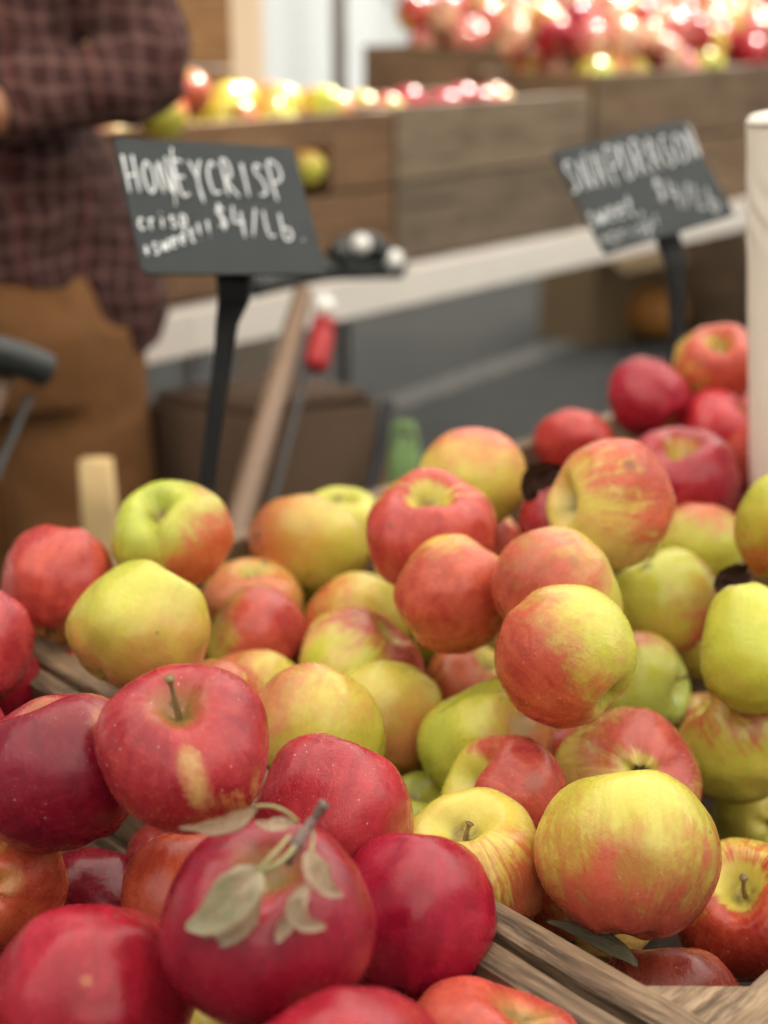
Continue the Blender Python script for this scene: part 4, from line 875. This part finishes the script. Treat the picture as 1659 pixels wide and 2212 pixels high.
# ------------------------------------------------------------------ behind the stall
def fabric(name, col, tl):
    t = NT(name); t.t.nodes.remove(t.b)
    d = t.n('ShaderNodeBsdfDiffuse'); d.inputs[0].default_value = t.rgb(col); tr = t.n('ShaderNodeBsdfTranslucent'); tr.inputs[0].default_value = t.rgb(col)
    mx_ = t.n('ShaderNodeMixShader'); mx_.inputs[0].default_value = tl; t.l(d.outputs[0], mx_.inputs[1]); t.l(tr.outputs[0], mx_.inputs[2]); t.l(mx_.outputs[0], t.out.inputs[0])
    return t.m
M_CANOPY = fabric('white_canopy_fabric', (.97, .96, .93), .93)
def slab(name, pts_lo, h, thick, mat, label, cat, folds=0., n=90):
    a, b = Vector(pts_lo[0]), Vector(pts_lo[1]); d = (b-a); L = d.length; d.normalize(); s = Vector((-d.y, d.x, 0)); vs, fs = [], []
    for j in range(9):
        z = h*j/8
        for i in range(n+1):
            x = L*i/n; w = folds*(math.sin(x*9.5)+.5*math.sin(x*23+1)+.4*math.sin(x*4.1+z*.6))
            vs.append(a+d*x+s*w+Vector((0, 0, z)))
    m = len(vs)
    vs += [v+s*thick for v in vs]
    for j in range(8):
        for i in range(n):
            q = j*(n+1)+i; fs.append((q, q+1, q+n+2, q+n+1)); fs.append((m+q, m+q+n+1, m+q+n+2, m+q+1))
    for i in range(n): fs.append((i, m+i, m+i+1, i+1)); q = 8*(n+1)+i; fs.append((q, q+1, m+q+1, m+q))
    for j in range(8):
        q = j*(n+1); fs.append((q, q+n+1, m+q+n+1, m+q)); q += n; fs.append((q, m+q, m+q+n+1, q+n+1))
    o = mesh_obj(name, vs, fs, mat); tag(o, label, cat); return o
M_TENT = fabric('tent_fabric', (.80, .82, .82), .45)
slab('tent_sidewall', ((-3.2, 8.6, .05), (3.0, 9.2, .05)), 2.6, .01, M_TENT, 'pale grey fabric tent wall hanging in folds far behind the stall', 'tent wall', folds=.035)
e = empty('tent_post', st(1.03, .95, 0)); tag(e, 'cream wrapped tent leg standing behind the back stall', 'post')
e.rotation_euler.z = .25
bm = bmesh.new(); add_box(bm, (0, 0, 1.3), (.150, .09, 2.6), .02); bm_obj('wrap', bm, simple('cream_leg_wrap', (.88, .74, .55), .8, .07, 5), e, smooth=False)
bm = bmesh.new(); add_box(bm, (-.052, -.05, 1.3), (.05, .012, 2.58), .004); bm_obj('white_strip', bm, simple('white_strip', (.78, .74, .72), .7, .05, 5), e)
# boxes, pumpkin and crates standing on the asphalt under and past the table
M_CARD = simple('cardboard', (.28, .19, .095), .85, .12, 6)
def carton(px, py_bottom, w, dpt, h, rot, label, mat=M_CARD):
    p = PZ(px, py_bottom, 0); e = empty('cardboard_box', p); e.rotation_euler.z = rot; tag(e, label, 'box')
    bm = bmesh.new()
    for c, s in (((0, -dpt/2, h/2), (w, .006, h)), ((0, dpt/2, h/2), (w, .006, h)), ((-w/2+.004, 0, h/2), (.006, dpt-.008, h-.002)), ((w/2-.004, 0, h/2), (.006, dpt-.008, h-.002)), ((0, 0, .004), (w-.02, dpt-.01, .006))): add_box(bm, c, s, .001)
    bm_obj('box_body', bm, mat, e)
    for sy in (-1, 1):
        bm = bmesh.new(); add_box(bm, (0, sy*dpt*.78, h-.03), (w, dpt*.52, .005), .001, Matrix.Rotation(sy*-.5, 3, 'X')); bm_obj('flap', bm, mat, e)
carton(1290, 722, .42, .30, .40, .7, 'open brown cardboard box on the asphalt under the back stall')
def pumpkin(px, pyb, r, label):
    p = PZ(px, pyb, 0); e = empty('pumpkin', p); tag(e, label, 'pumpkin'); vs, fs = [], []; n, m = 48, 20
    for j in range(m+1):
        u = PI*j/m
        for i in range(n):
            a = 2*PI*i/n; q = r*(1-.10*abs(math.cos(a*5))**2*math.sin(u)); R_ = q*math.sin(u)
            vs.append((R_*math.cos(a), R_*math.sin(a), r*.82+q*.82*math.cos(u)-.12*r*math.exp(-(R_/(.25*r))**2)*(1 if u < PI/2 else -1)))
    for j in range(m):
        for i in range(n): fs.append((j*n+i, (j+1)*n+i, (j+1)*n+(i+1) % n, j*n+(i+1) % n))
    mesh_obj('rind', vs, fs, simple('pumpkin_rind', (.62, .26, .05), .5, .1, 8), e)
    tube('stem', [(0, 0, r*1.4), (.01, 0, r*1.6), (.035, .01, r*1.8)], [.018, .014, .017], M_STEM, e)
pumpkin(1412, 730, .135, 'orange pumpkin on the asphalt by the open cardboard box')
pe = PZ(1600, 742, 0)
crate('wooden_crate', pe+Vector((-.0, .05, 0)), FV, GV, .9, .45, .62, M_BG3, [.14, .15, .15, .14], 'dull brown slatted crate standing on the asphalt right of the smaller stake', T=.018, post=False)
pe = PZ(395, 700, 0)
crate('wooden_crate', st(.2, .15, 0), FV, GV, .55, .42, .42, M_BG1, [.13, .13, .13], 'brown empty crate stored on the ground under the white table', T=.016, post=False)

# ------------------------------------------------------------------ the push cart
M_TAN = simple('tan_frame_paint', (.22, .14, .09), .5, .12, 12)
M_GREY = simple('grey_metal', (.10, .10, .10), .55, .1, 12, metal=.8)
M_CHROME = simple('white_enamel', (.85, .85, .80), .25, .02, 10)
M_RED = simple('red_plastic', (.42, .014, .018), .4, .15, 14)
M_GRIP = simple('dark_grip', (.028, .033, .033), .45, .2, 14)
M_BROWN = simple('brown_canvas', (.085, .048, .026), .85, .2, 7, bump=.3)
M_DK = simple('dark_canvas', (.035, .018, .010), .9, .2, 7)
M_RUB = simple('rubber', (.012, .012, .014), .8, .2, 9)
hR = U(655, 632, 1.86); hL = U(18, 780, 1.46); dL = hL-hR
e = empty('push_cart', Vector((hR.x-.15, hR.y-.25, 0))); tag(e, 'brown push cart with tan slanted handle bars and a red clip in the aisle', 'cart')
inv = e.matrix_world.inverted()
def ctube(name, pts, rads, mat, par=None, n=12):
    par = par or e
    I = parent_world(par).inverted(); vs, fs = tube_data([I @ Vector(p) for p in pts], rads, n); return mesh_obj(name, vs, fs, mat, par)
lowR = U(508, 1160, 1.60); dirR = (lowR-hR).normalized(); k = (hR.z-.16)/(-dirR.z); ftR = hR+dirR*k
for s in (0, 1):
    o_ = dL*s
    ctube('side_bar', [hR+o_, hR+dirR*.3+o_, ftR+o_], [.0135, .016, .016], M_TAN)
    q = (VR*.030+VF*.03)
    ctube('brace_bar', [hR+q+o_+dirR*.05, ftR+q+o_], [.0045, .0045], M_GREY)
# handle bars with grips
ctube('grip', smooth_path([U(545, 618, 1.80), U(620, 600, 1.86), U(700, 583, 1.90), U(800, 578, 1.95), U(862, 578, 1.99)], 5), [.016]*21, M_GRIP)
ctube('grip', smooth_path([U(-60, 755, 1.40), U(-10, 762, 1.42), U(50, 780, 1.44), U(98, 800, 1.46)], 5), [.019]*16, M_GRIP)
ctube('basket_hook', smooth_path([U(725, 560, 1.90), U(760, 535, 1.92), U(800, 533, 1.93), U(840, 560, 1.97)], 5), [.018, .019, .02, .02, .021, .021, .021, .021, .02, .02, .02, .019, .018, .017, .016, .014], M_GRIP)
def ball(name, c, r, mat, par, sq=1.):
    I = parent_world(par).inverted(); bm = bmesh.new(); bmesh.ops.create_uvsphere(bm, u_segments=20, v_segments=12, radius=r)
    for v in bm.verts: v.co = I @ (Vector((v.co.x, v.co.y, v.co.z*sq))+c)
    return bm_obj(name, bm, mat, par, smooth=True)
ball('bolt_cap', U(780, 528, 1.90), .014, M_CHROME, e); ball('bolt_cap', U(850, 562, 1.95), .015, M_CHROME, e); ball('bolt_cap', U(700, 662, 1.84), .016, M_CHROME, e)
ctube('clip', smooth_path([U(702, 684, 1.83), U(697, 715, 1.83), U(690, 755, 1.82), U(678, 800, 1.81)], 4), [.010]+[.016]*5+[.0175]*6+[.011], M_RED)
# tapering canvas box between the bars
def cbox(name, corners_top, corners_bot, mat, par):
    I = parent_world(par).inverted(); bm = bmesh.new()
    t_ = [bm.verts.new(I @ Vector(p)) for p in corners_top]; b_ = [bm.verts.new(I @ Vector(p)) for p in corners_bot]
    bm.faces.new(t_); bm.faces.new(b_[::-1])
    for i in range(4): bm.faces.new((t_[i], b_[i], b_[(i+1) % 4], t_[(i+1) % 4]))
    bmesh.ops.bevel(bm, geom=bm.edges[:], offset=.018, segments=4, affect='EDGES')
    return bm_obj(name, bm, mat, par, smooth=True)
zt = .79; a0 = PZ(545, 890, zt); a1 = PZ(835, 845, zt)
w_ = (a1-a0); w_.z = 0; wn = w_.normalized(); s_ = Vector((-wn.y, wn.x, 0))
lf = a0-wn*.02+s_*0-Vector((.30, -.10, 0))
topc = [a0, a1, a1+s_*.22-wn*.06, a0+s_*.18-wn*.10]
ctr = sum(topc, Vector())/4
bot = [ctr+(p-ctr)*.80+Vector((0, 0, -.42)) for p in topc]
cbox('canvas_bag', topc, bot, M_BROWN, e)
ctube('trim_strip', [U(838, 870, 1.86), U(825, 960, 1.84), U(800, 1060, 1.80), U(770, 1180, 1.75)], [(.010, .010)]*4, M_RUB)
for s in (0, 1):
    c = ftR+dL*s; c.z = .12
    I = e.matrix_world.inverted(); ax = dL.normalized(); ax.z = 0; ax.normalize(); u_ = Vector((0, 0, 1)); v_ = ax.cross(u_)
    vs, fs = [], []; N1, N2 = 40, 10
    for i in range(N1):
        a = 2*PI*i/N1; rd_ = u_*math.cos(a)+v_*math.sin(a)
        for j in range(N2): b2 = 2*PI*j/N2; vs.append(I @ (c+rd_*(.10+.02*math.cos(b2))+ax*.018*math.sin(b2)))
    for i in range(N1):
        for j in range(N2): a = i*N2+j; b2 = i*N2+(j+1) % N2; c2_ = ((i+1) % N1)*N2+(j+1) % N2; d2_ = ((i+1) % N1)*N2+j; fs.append((a, b2, c2_, d2_))
    wh = mesh_obj('wheel', vs, fs, M_RUB, e)
    vs, fs = tube_data([I @ (c-ax*.012), I @ (c+ax*.012)], [.085, .085], 32); mesh_obj('hub', vs, fs, M_GREY, wh)
    ctube('fork', [ftR+dL*s, c+ax*.025], [.012, .012], M_GREY)
# green bag on the far side
gp = U(872, 1000, 2.02); gm = NT('green_cloth'); gm.b.inputs['Base Color'].default_value = (.20, .42, .11, 1); gm.b.inputs['Roughness'].default_value = .8
gn = gm.noise(gm.obj(), 12, 3); gm.l(gm.mix(gn, (.14, .26, .08, 1), (.28, .42, .17, 1)), gm.b.inputs['Base Color'])
e2_ = empty('green_bag', Vector((gp.x, gp.y, 0))); tag(e2_, 'bright green cloth bag standing behind the brown cart', 'bag')
vs, fs = [], []
for j in range(14):
    z = .0+ (gp.z+.035)*j/13; w = .034*(1-.35*(j/13)**3)
    for i in range(28):
        a = 2*PI*i/28; q = 1+.10*noise.noise(Vector((math.cos(a)*1.5, math.sin(a)*1.5, z*7))); vs.append((w*q*math.copysign(abs(math.cos(a))**.6, math.cos(a)), w*.6*q*math.copysign(abs(math.sin(a))**.6, math.sin(a)), z))
for j in range(13):
    for i in range(28): a = j*28+i; b2 = j*28+(i+1) % 28; fs.append((a, b2, b2+28, a+28))
fs.append(tuple(range(27, -1, -1))); fs.append(tuple(range(13*28, 14*28)))
mesh_obj('bag_body', vs, fs, gm.m, e2_)
for sy in (-1, 1): tube('handle', smooth_path([(-.016, sy*.012, gp.z+.03), (-.012, sy*.014, gp.z+.055), (.012, sy*.014, gp.z+.055), (.016, sy*.012, gp.z+.03)], 5), [.004]*16, gm.m, e2_)

cb_ = U(212, 1070, 1.66); e3_ = empty('sun_patch_bag', Vector((cb_.x, cb_.y, 0))); tag(e3_, 'added cream bag standing in for sunlit patches low beside the legs of the person', 'bag'); vs, fs = [], []  # added shape, stands in for sunlit patches on the trousers
M_CREAM = simple('sun_patch_cream', (.70, .50, .24), .8, .1, 9)
for j in range(14):
    z = (cb_.z+.045)*j/13; w = .027*(1-.3*(j/13)**3)
    for i in range(28):
        a = 2*PI*i/28; q = 1+.14*noise.noise(Vector((math.cos(a)*1.5+9, math.sin(a)*1.5, z*6))); vs.append((w*q*math.copysign(abs(math.cos(a))**.6, math.cos(a)), w*.7*q*math.copysign(abs(math.sin(a))**.6, math.sin(a)), z))
for j in range(13):
    for i in range(28): a = j*28+i; b2 = j*28+(i+1) % 28; fs.append((a, b2, b2+28, a+28))
fs.append(tuple(range(27, -1, -1))); fs.append(tuple(range(13*28, 14*28)))
mesh_obj('bag_body', vs, fs, M_CREAM, e3_)

# ------------------------------------------------------------------ the person at the left
def plaid():
    t = NT('plaid_flannel'); o = t.obj(); w = t.noise(o, 6, 3, out=1)
    P = t.vmath('ADD', o, t.vmath('SCALE', w, sc=.075)); sx = t.n('ShaderNodeSeparateXYZ'); t.l(P, sx.inputs[0])
    def lines(v, pitch, width):
        f = t.math('FRACT', t.math('DIVIDE', v, pitch)); return t.mrange(t.math('ABSOLUTE', t.math('SUBTRACT', f, .5)), .5*width, .5*width-.08)
    dgx = t.math('ADD', sx.outputs[0], t.math('MULTIPLY', sx.outputs[1], .6))
    lx = lines(dgx, .029, .34); lz = lines(sx.outputs[2], .031, .30)
    c = t.mix(t.math('MULTIPLY', lx, .5), (.038, .008, .006, 1), (.155, .078, .068, 1))
    c = t.mix(t.math('MULTIPLY', lz, .5), c, (.165, .085, .072, 1))
    lr = lines(dgx, .104, .12); c = t.mix(t.math('MULTIPLY', lr, .5), c, (.16, .02, .02, 1))
    t.l(c, t.b.inputs['Base Color']); t.b.inputs['Roughness'].default_value = .9; t.bump(t.noise(o, 14, 5, .6), .8, .02); return t.m
M_PLAID = plaid(); M_TROU = simple('rust_brown_trousers', (.19, .08, .022), .85, .2, 5, bump=.5, bscale=9); M_SKIN = simple('skin', (.42, .19, .10), .5, .08, 12)
M_HAIR = simple('dark_hair', (.03, .018, .012), .6, .3, 40); M_SHOE = simple('brown_boots', (.08, .045, .02), .5, .2, 20)
PX, PY = -.535, 1.88
pr = empty('person', Vector((PX, PY, 0))); tag(pr, 'person in a maroon plaid shirt and rust brown trousers with arms folded, far left', 'person')
def union(name, tubes, voxel, mat, par, smooth=6, disp=0.):
    vs, fs = [], []
    for pts, rads in tubes:
        P3 = smooth_path([Vector(p) for p in pts], 5); m = len(P3); R_ = []
        for i in range(m):
            f = i/(m-1)*(len(rads)-1); k = min(int(f), len(rads)-2); f -= k
            a_ = rads[k] if hasattr(rads[k], '__len__') else (rads[k],)*2; b_ = rads[k+1] if hasattr(rads[k+1], '__len__') else (rads[k+1],)*2
            R_.append((a_[0]*(1-f)+b_[0]*f, a_[1]*(1-f)+b_[1]*f))
        a, b = tube_data(P3, R_, 20); k0 = len(vs); vs += a; fs += [tuple(i+k0 for i in g) for g in b]
    o = mesh_obj(name, vs, fs, mat, par)
    m = o.modifiers.new('r', 'REMESH'); m.mode = 'VOXEL'; m.voxel_size = voxel; m.use_smooth_shade = True
    m = o.modifiers.new('s', 'SMOOTH'); m.factor = .5; m.iterations = smooth
    if disp:
        tx = bpy.data.textures.new('folds', 'CLOUDS'); tx.noise_scale = .07; m = o.modifiers.new('d', 'DISPLACE'); m.texture = tx; m.strength = disp; m.mid_level = .5
    return o
sh = {1: Vector((.165, 0, 1.44)), -1: Vector((-.165, 0, 1.44))}
el = {1: Vector((.232, -.09, 1.235)), -1: Vector((-.235, -.07, 1.225))}
wr = {1: Vector((.05, -.20, 1.19)), -1: Vector((-.03, -.22, 1.235))}
body = [([(0, .01, .93), (0, .0, 1.1), (0, .0, 1.28), (0, .01, 1.44), (0, .01, 1.50)], [(.10, .15), (.09, .13), (.105, .155), (.09, .15), (.055, .06)]),
        ([(0, .01, 1.47), (0, -.005, 1.56), (0, -.01, 1.60)], [.055, .052, .055]),
        ([(0, .0, 1.555), (0, -.01, 1.62), (0, -.005, 1.70), (0, .005, 1.765)], [(.055, .045), (.083, .066), (.094, .074), (.045, .035)]),
        ([(0, -.085, 1.665), (0, -.105, 1.635), (0, -.098, 1.625)], [.008, .013, .010]),
        ([(-.018, -.085, 1.597), (0, -.094, 1.597), (.018, -.085, 1.597)], [.006, .008, .006])]
for s in (1, -1):
    body.append(([(.075*s, -.0, 1.655), (.086*s, .005, 1.668), (.084*s, .008, 1.64)], [.010, .014, .009]))
    body.append(([sh[s], el[s], wr[s]], [.050, .042, .027]))
    hd = (wr[s]-el[s]).normalized(); up_ = Vector((0, -.35, .93)); up_ = (up_-hd*up_.dot(hd)).normalized(); nn_ = hd.cross(up_)*s
    palm = wr[s]+hd*.055
    body.append(([wr[s], wr[s]+hd*.03, wr[s]+hd*.085], [(.026, .020), (.036, .017), (.038, .014)]))
    for q, (off, L_, r_) in enumerate(((.027, .068, .0085), (.009, .076, .009), (-.009, .071, .0085), (-.026, .056, .0075))):
        b0 = wr[s]+hd*.08+up_*off; b1 = b0+hd*L_*.5+nn_*-.006; b2 = b1+hd*L_*.3+nn_*-.020; b3 = b2+hd*L_*.08+nn_*-.022
        body.append(([b0, b1, b2, b3], [r_, r_, r_*.9, r_*.7]))
    body.append(([wr[s]+hd*.025+up_*.025, wr[s]+hd*.05+up_*.052, wr[s]+hd*.078+up_*.058], [.012, .011, .008]))
    body.append(([(.09*s, .0, .93), (.095*s, -.01, .50), (.10*s, .02, .09)], [.085, .055, .038]))
    body.append(([(.10*s, .03, .05), (.105*s, -.10, .03), (.11*s, -.16, .025)], [(.04, .04), (.04, .028), (.032, .018)]))
union('body', body, .0055, M_SKIN, pr, 4)
shirt = [([(-.01, .01, .985), (-.005, .01, 1.02), (0, .005, 1.10), (0, .0, 1.28), (0, .01, 1.42), (0, .01, 1.485)], [(.135, .19), (.13, .178), (.118, .165), (.125, .178), (.115, .172), (.068, .085)]),
         ([(.165, .0, .85), (.14, .0, .94), (.08, 0, 1.04), (.03, 0, 1.12)], [(.06, .05), (.10, .075), (.12, .11), (.11, .12)])]
for s in (1, -1): shirt.append(([sh[s]+Vector((-.02*s, 0, 0)), sh[s].lerp(el[s], .5), el[s]+Vector((.005*s, 0, -.005)), el[s].lerp(wr[s], .45), el[s].lerp(wr[s], .86)], [.072, .062, .054, .050, .043]))
union('shirt', shirt, .009, M_PLAID, pr, 3, .032)
trou = [([(0, .01, .99), (0, .01, .90), (0, .01, .80)], [(.125, .17), (.13, .195), (.12, .18)])]
for s in (1, -1): trou.append(([(.085*s, .0, .90), (.10*s, -.01, .50), (.105*s, .01, .07)], [.118, .098, .075]))
union('trousers', trou, .010, M_TROU, pr, 3, .015)
for s in (1, -1): union('shoe', [([(.105*s, .06, .05), (.11*s, -.08, .045), (.115*s, -.20, .032)], [(.052, .05), (.05, .045), (.04, .03)])], .008, M_SHOE, pr, 3)
union('hair', [([(0, .02, 1.60), (0, .035, 1.68), (0, .015, 1.755), (0, -.035, 1.785)], [(.07, .085), (.088, .096), (.072, .075), (.035, .04)])], .008, M_HAIR, pr, 3)
for s in (1, -1):
    bm = bmesh.new(); bmesh.ops.create_uvsphere(bm, u_segments=14, v_segments=10, radius=.0125)
    for v in bm.verts: v.co += Vector((.031*s, -.077, 1.655))
    bm_obj('eye', bm, simple('eye', (.25, .2, .16), .2), pr, smooth=True)

# ------------------------------------------------------------------ unseen canopies overhead, sized to shade near fruit, aisle and asphalt
def canopy(pts, z, ridge, label):
    c = sum((Vector((x, y, 0)) for x, y in pts), Vector())/4
    e = empty('market_tent', Vector((c.x, c.y, 0))); tag(e, label, 'tent'); bm = bmesh.new()
    vs_ = [bm.verts.new((x-c.x, y-c.y, z)) for x, y in pts]; ap = bm.verts.new((0, 0, ridge))
    for i in range(4): bm.faces.new((vs_[i], vs_[(i+1) % 4], ap))
    bmesh.ops.solidify(bm, geom=bm.faces[:], thickness=.003)
    bm_obj('canopy', bm, M_CANOPY, e)
    for x, y in pts: board(e, ((x-c.x)*.985, (y-c.y)*.985, z/2), (0, 0, 1), (1, 0, 0), z-.02, .04, .04, M_LEG, 'pole')
CAN = [cr_pt(-2.6, -3.0, 0), cr_pt(-2.6, 4.6, 0), cr_pt(1.88, 4.6, 0), cr_pt(1.88, -3.0, 0)]
canopy([(p.x, p.y) for p in CAN], 2.35, 3.1, 'white market tent over the near table, out of the photo above')

CAN = [st(1.45, 1.0, 0), st(7.6, 1.0, 0), st(7.6, 4.4, 0), st(1.45, 4.4, 0)]  # unseen tent, added so its shade falls on the asphalt
canopy([(p.x, p.y) for p in CAN], 2.35, 3.1, 'unseen white market tent added behind the back stall to shade the asphalt')

# ------------------------------------------------------------------ light and camera
SUN_EL, SUN_AZ = math.radians(46), math.radians(28)   # azimuth from +Y towards +X
w = bpy.data.worlds.new('World'); sc.world = w; w.use_nodes = True
nt = w.node_tree; nt.nodes.clear(); out = nt.nodes.new('ShaderNodeOutputWorld'); bg = nt.nodes.new('ShaderNodeBackground'); sky = nt.nodes.new('ShaderNodeTexSky')
sky.sky_type = 'NISHITA'; sky.sun_disc = False; sky.sun_elevation = SUN_EL; sky.sun_rotation = SUN_AZ; sky.dust_density = 1.5; sky.air_density = 1.; sky.ozone_density = .6
hs = nt.nodes.new('ShaderNodeHueSaturation'); hs.inputs['Saturation'].default_value = .45
nt.links.new(sky.outputs[0], hs.inputs['Color']); nt.links.new(hs.outputs[0], bg.inputs[0]); bg.inputs[1].default_value = .024; nt.links.new(bg.outputs[0], out.inputs[0])
sl = bpy.data.lights.new('sun', 'SUN'); sl.energy = 5.0; sl.angle = math.radians(.6); sl.color = (1., .94, .86)
so = bpy.data.objects.new('sun', sl); COL.objects.link(so)
sd_ = Vector((math.sin(SUN_AZ)*math.cos(SUN_EL), math.cos(SUN_AZ)*math.cos(SUN_EL), math.sin(SUN_EL)))
so.rotation_euler = sd_.to_track_quat('Z', 'Y').to_euler(); so.location = (0, 0, 6)
cd = bpy.data.cameras.new('camera'); co_ = bpy.data.objects.new('camera', cd); COL.objects.link(co_); sc.camera = co_
co_.location = CAM; co_.rotation_euler = (math.radians(90)-TH, 0, 0)
cd.sensor_fit = 'VERTICAL'; cd.sensor_height = 24; cd.lens = 24*F/2212; cd.clip_start = .02; cd.clip_end = 400
cd.dof.use_dof = True; cd.dof.focus_distance = .675; cd.dof.aperture_fstop = (cd.lens/1000)/.0114
sc.view_settings.view_transform = 'Standard'; sc.view_settings.look = 'None'; sc.view_settings.gamma = 1; sc.view_settings.exposure = 1.55
sc.cycles.filter_width = 1.15; sc.cycles.use_denoising = True; sc.cycles.max_bounces = 7; sc.cycles.diffuse_bounces = 4; sc.cycles.sample_clamp_indirect = 8
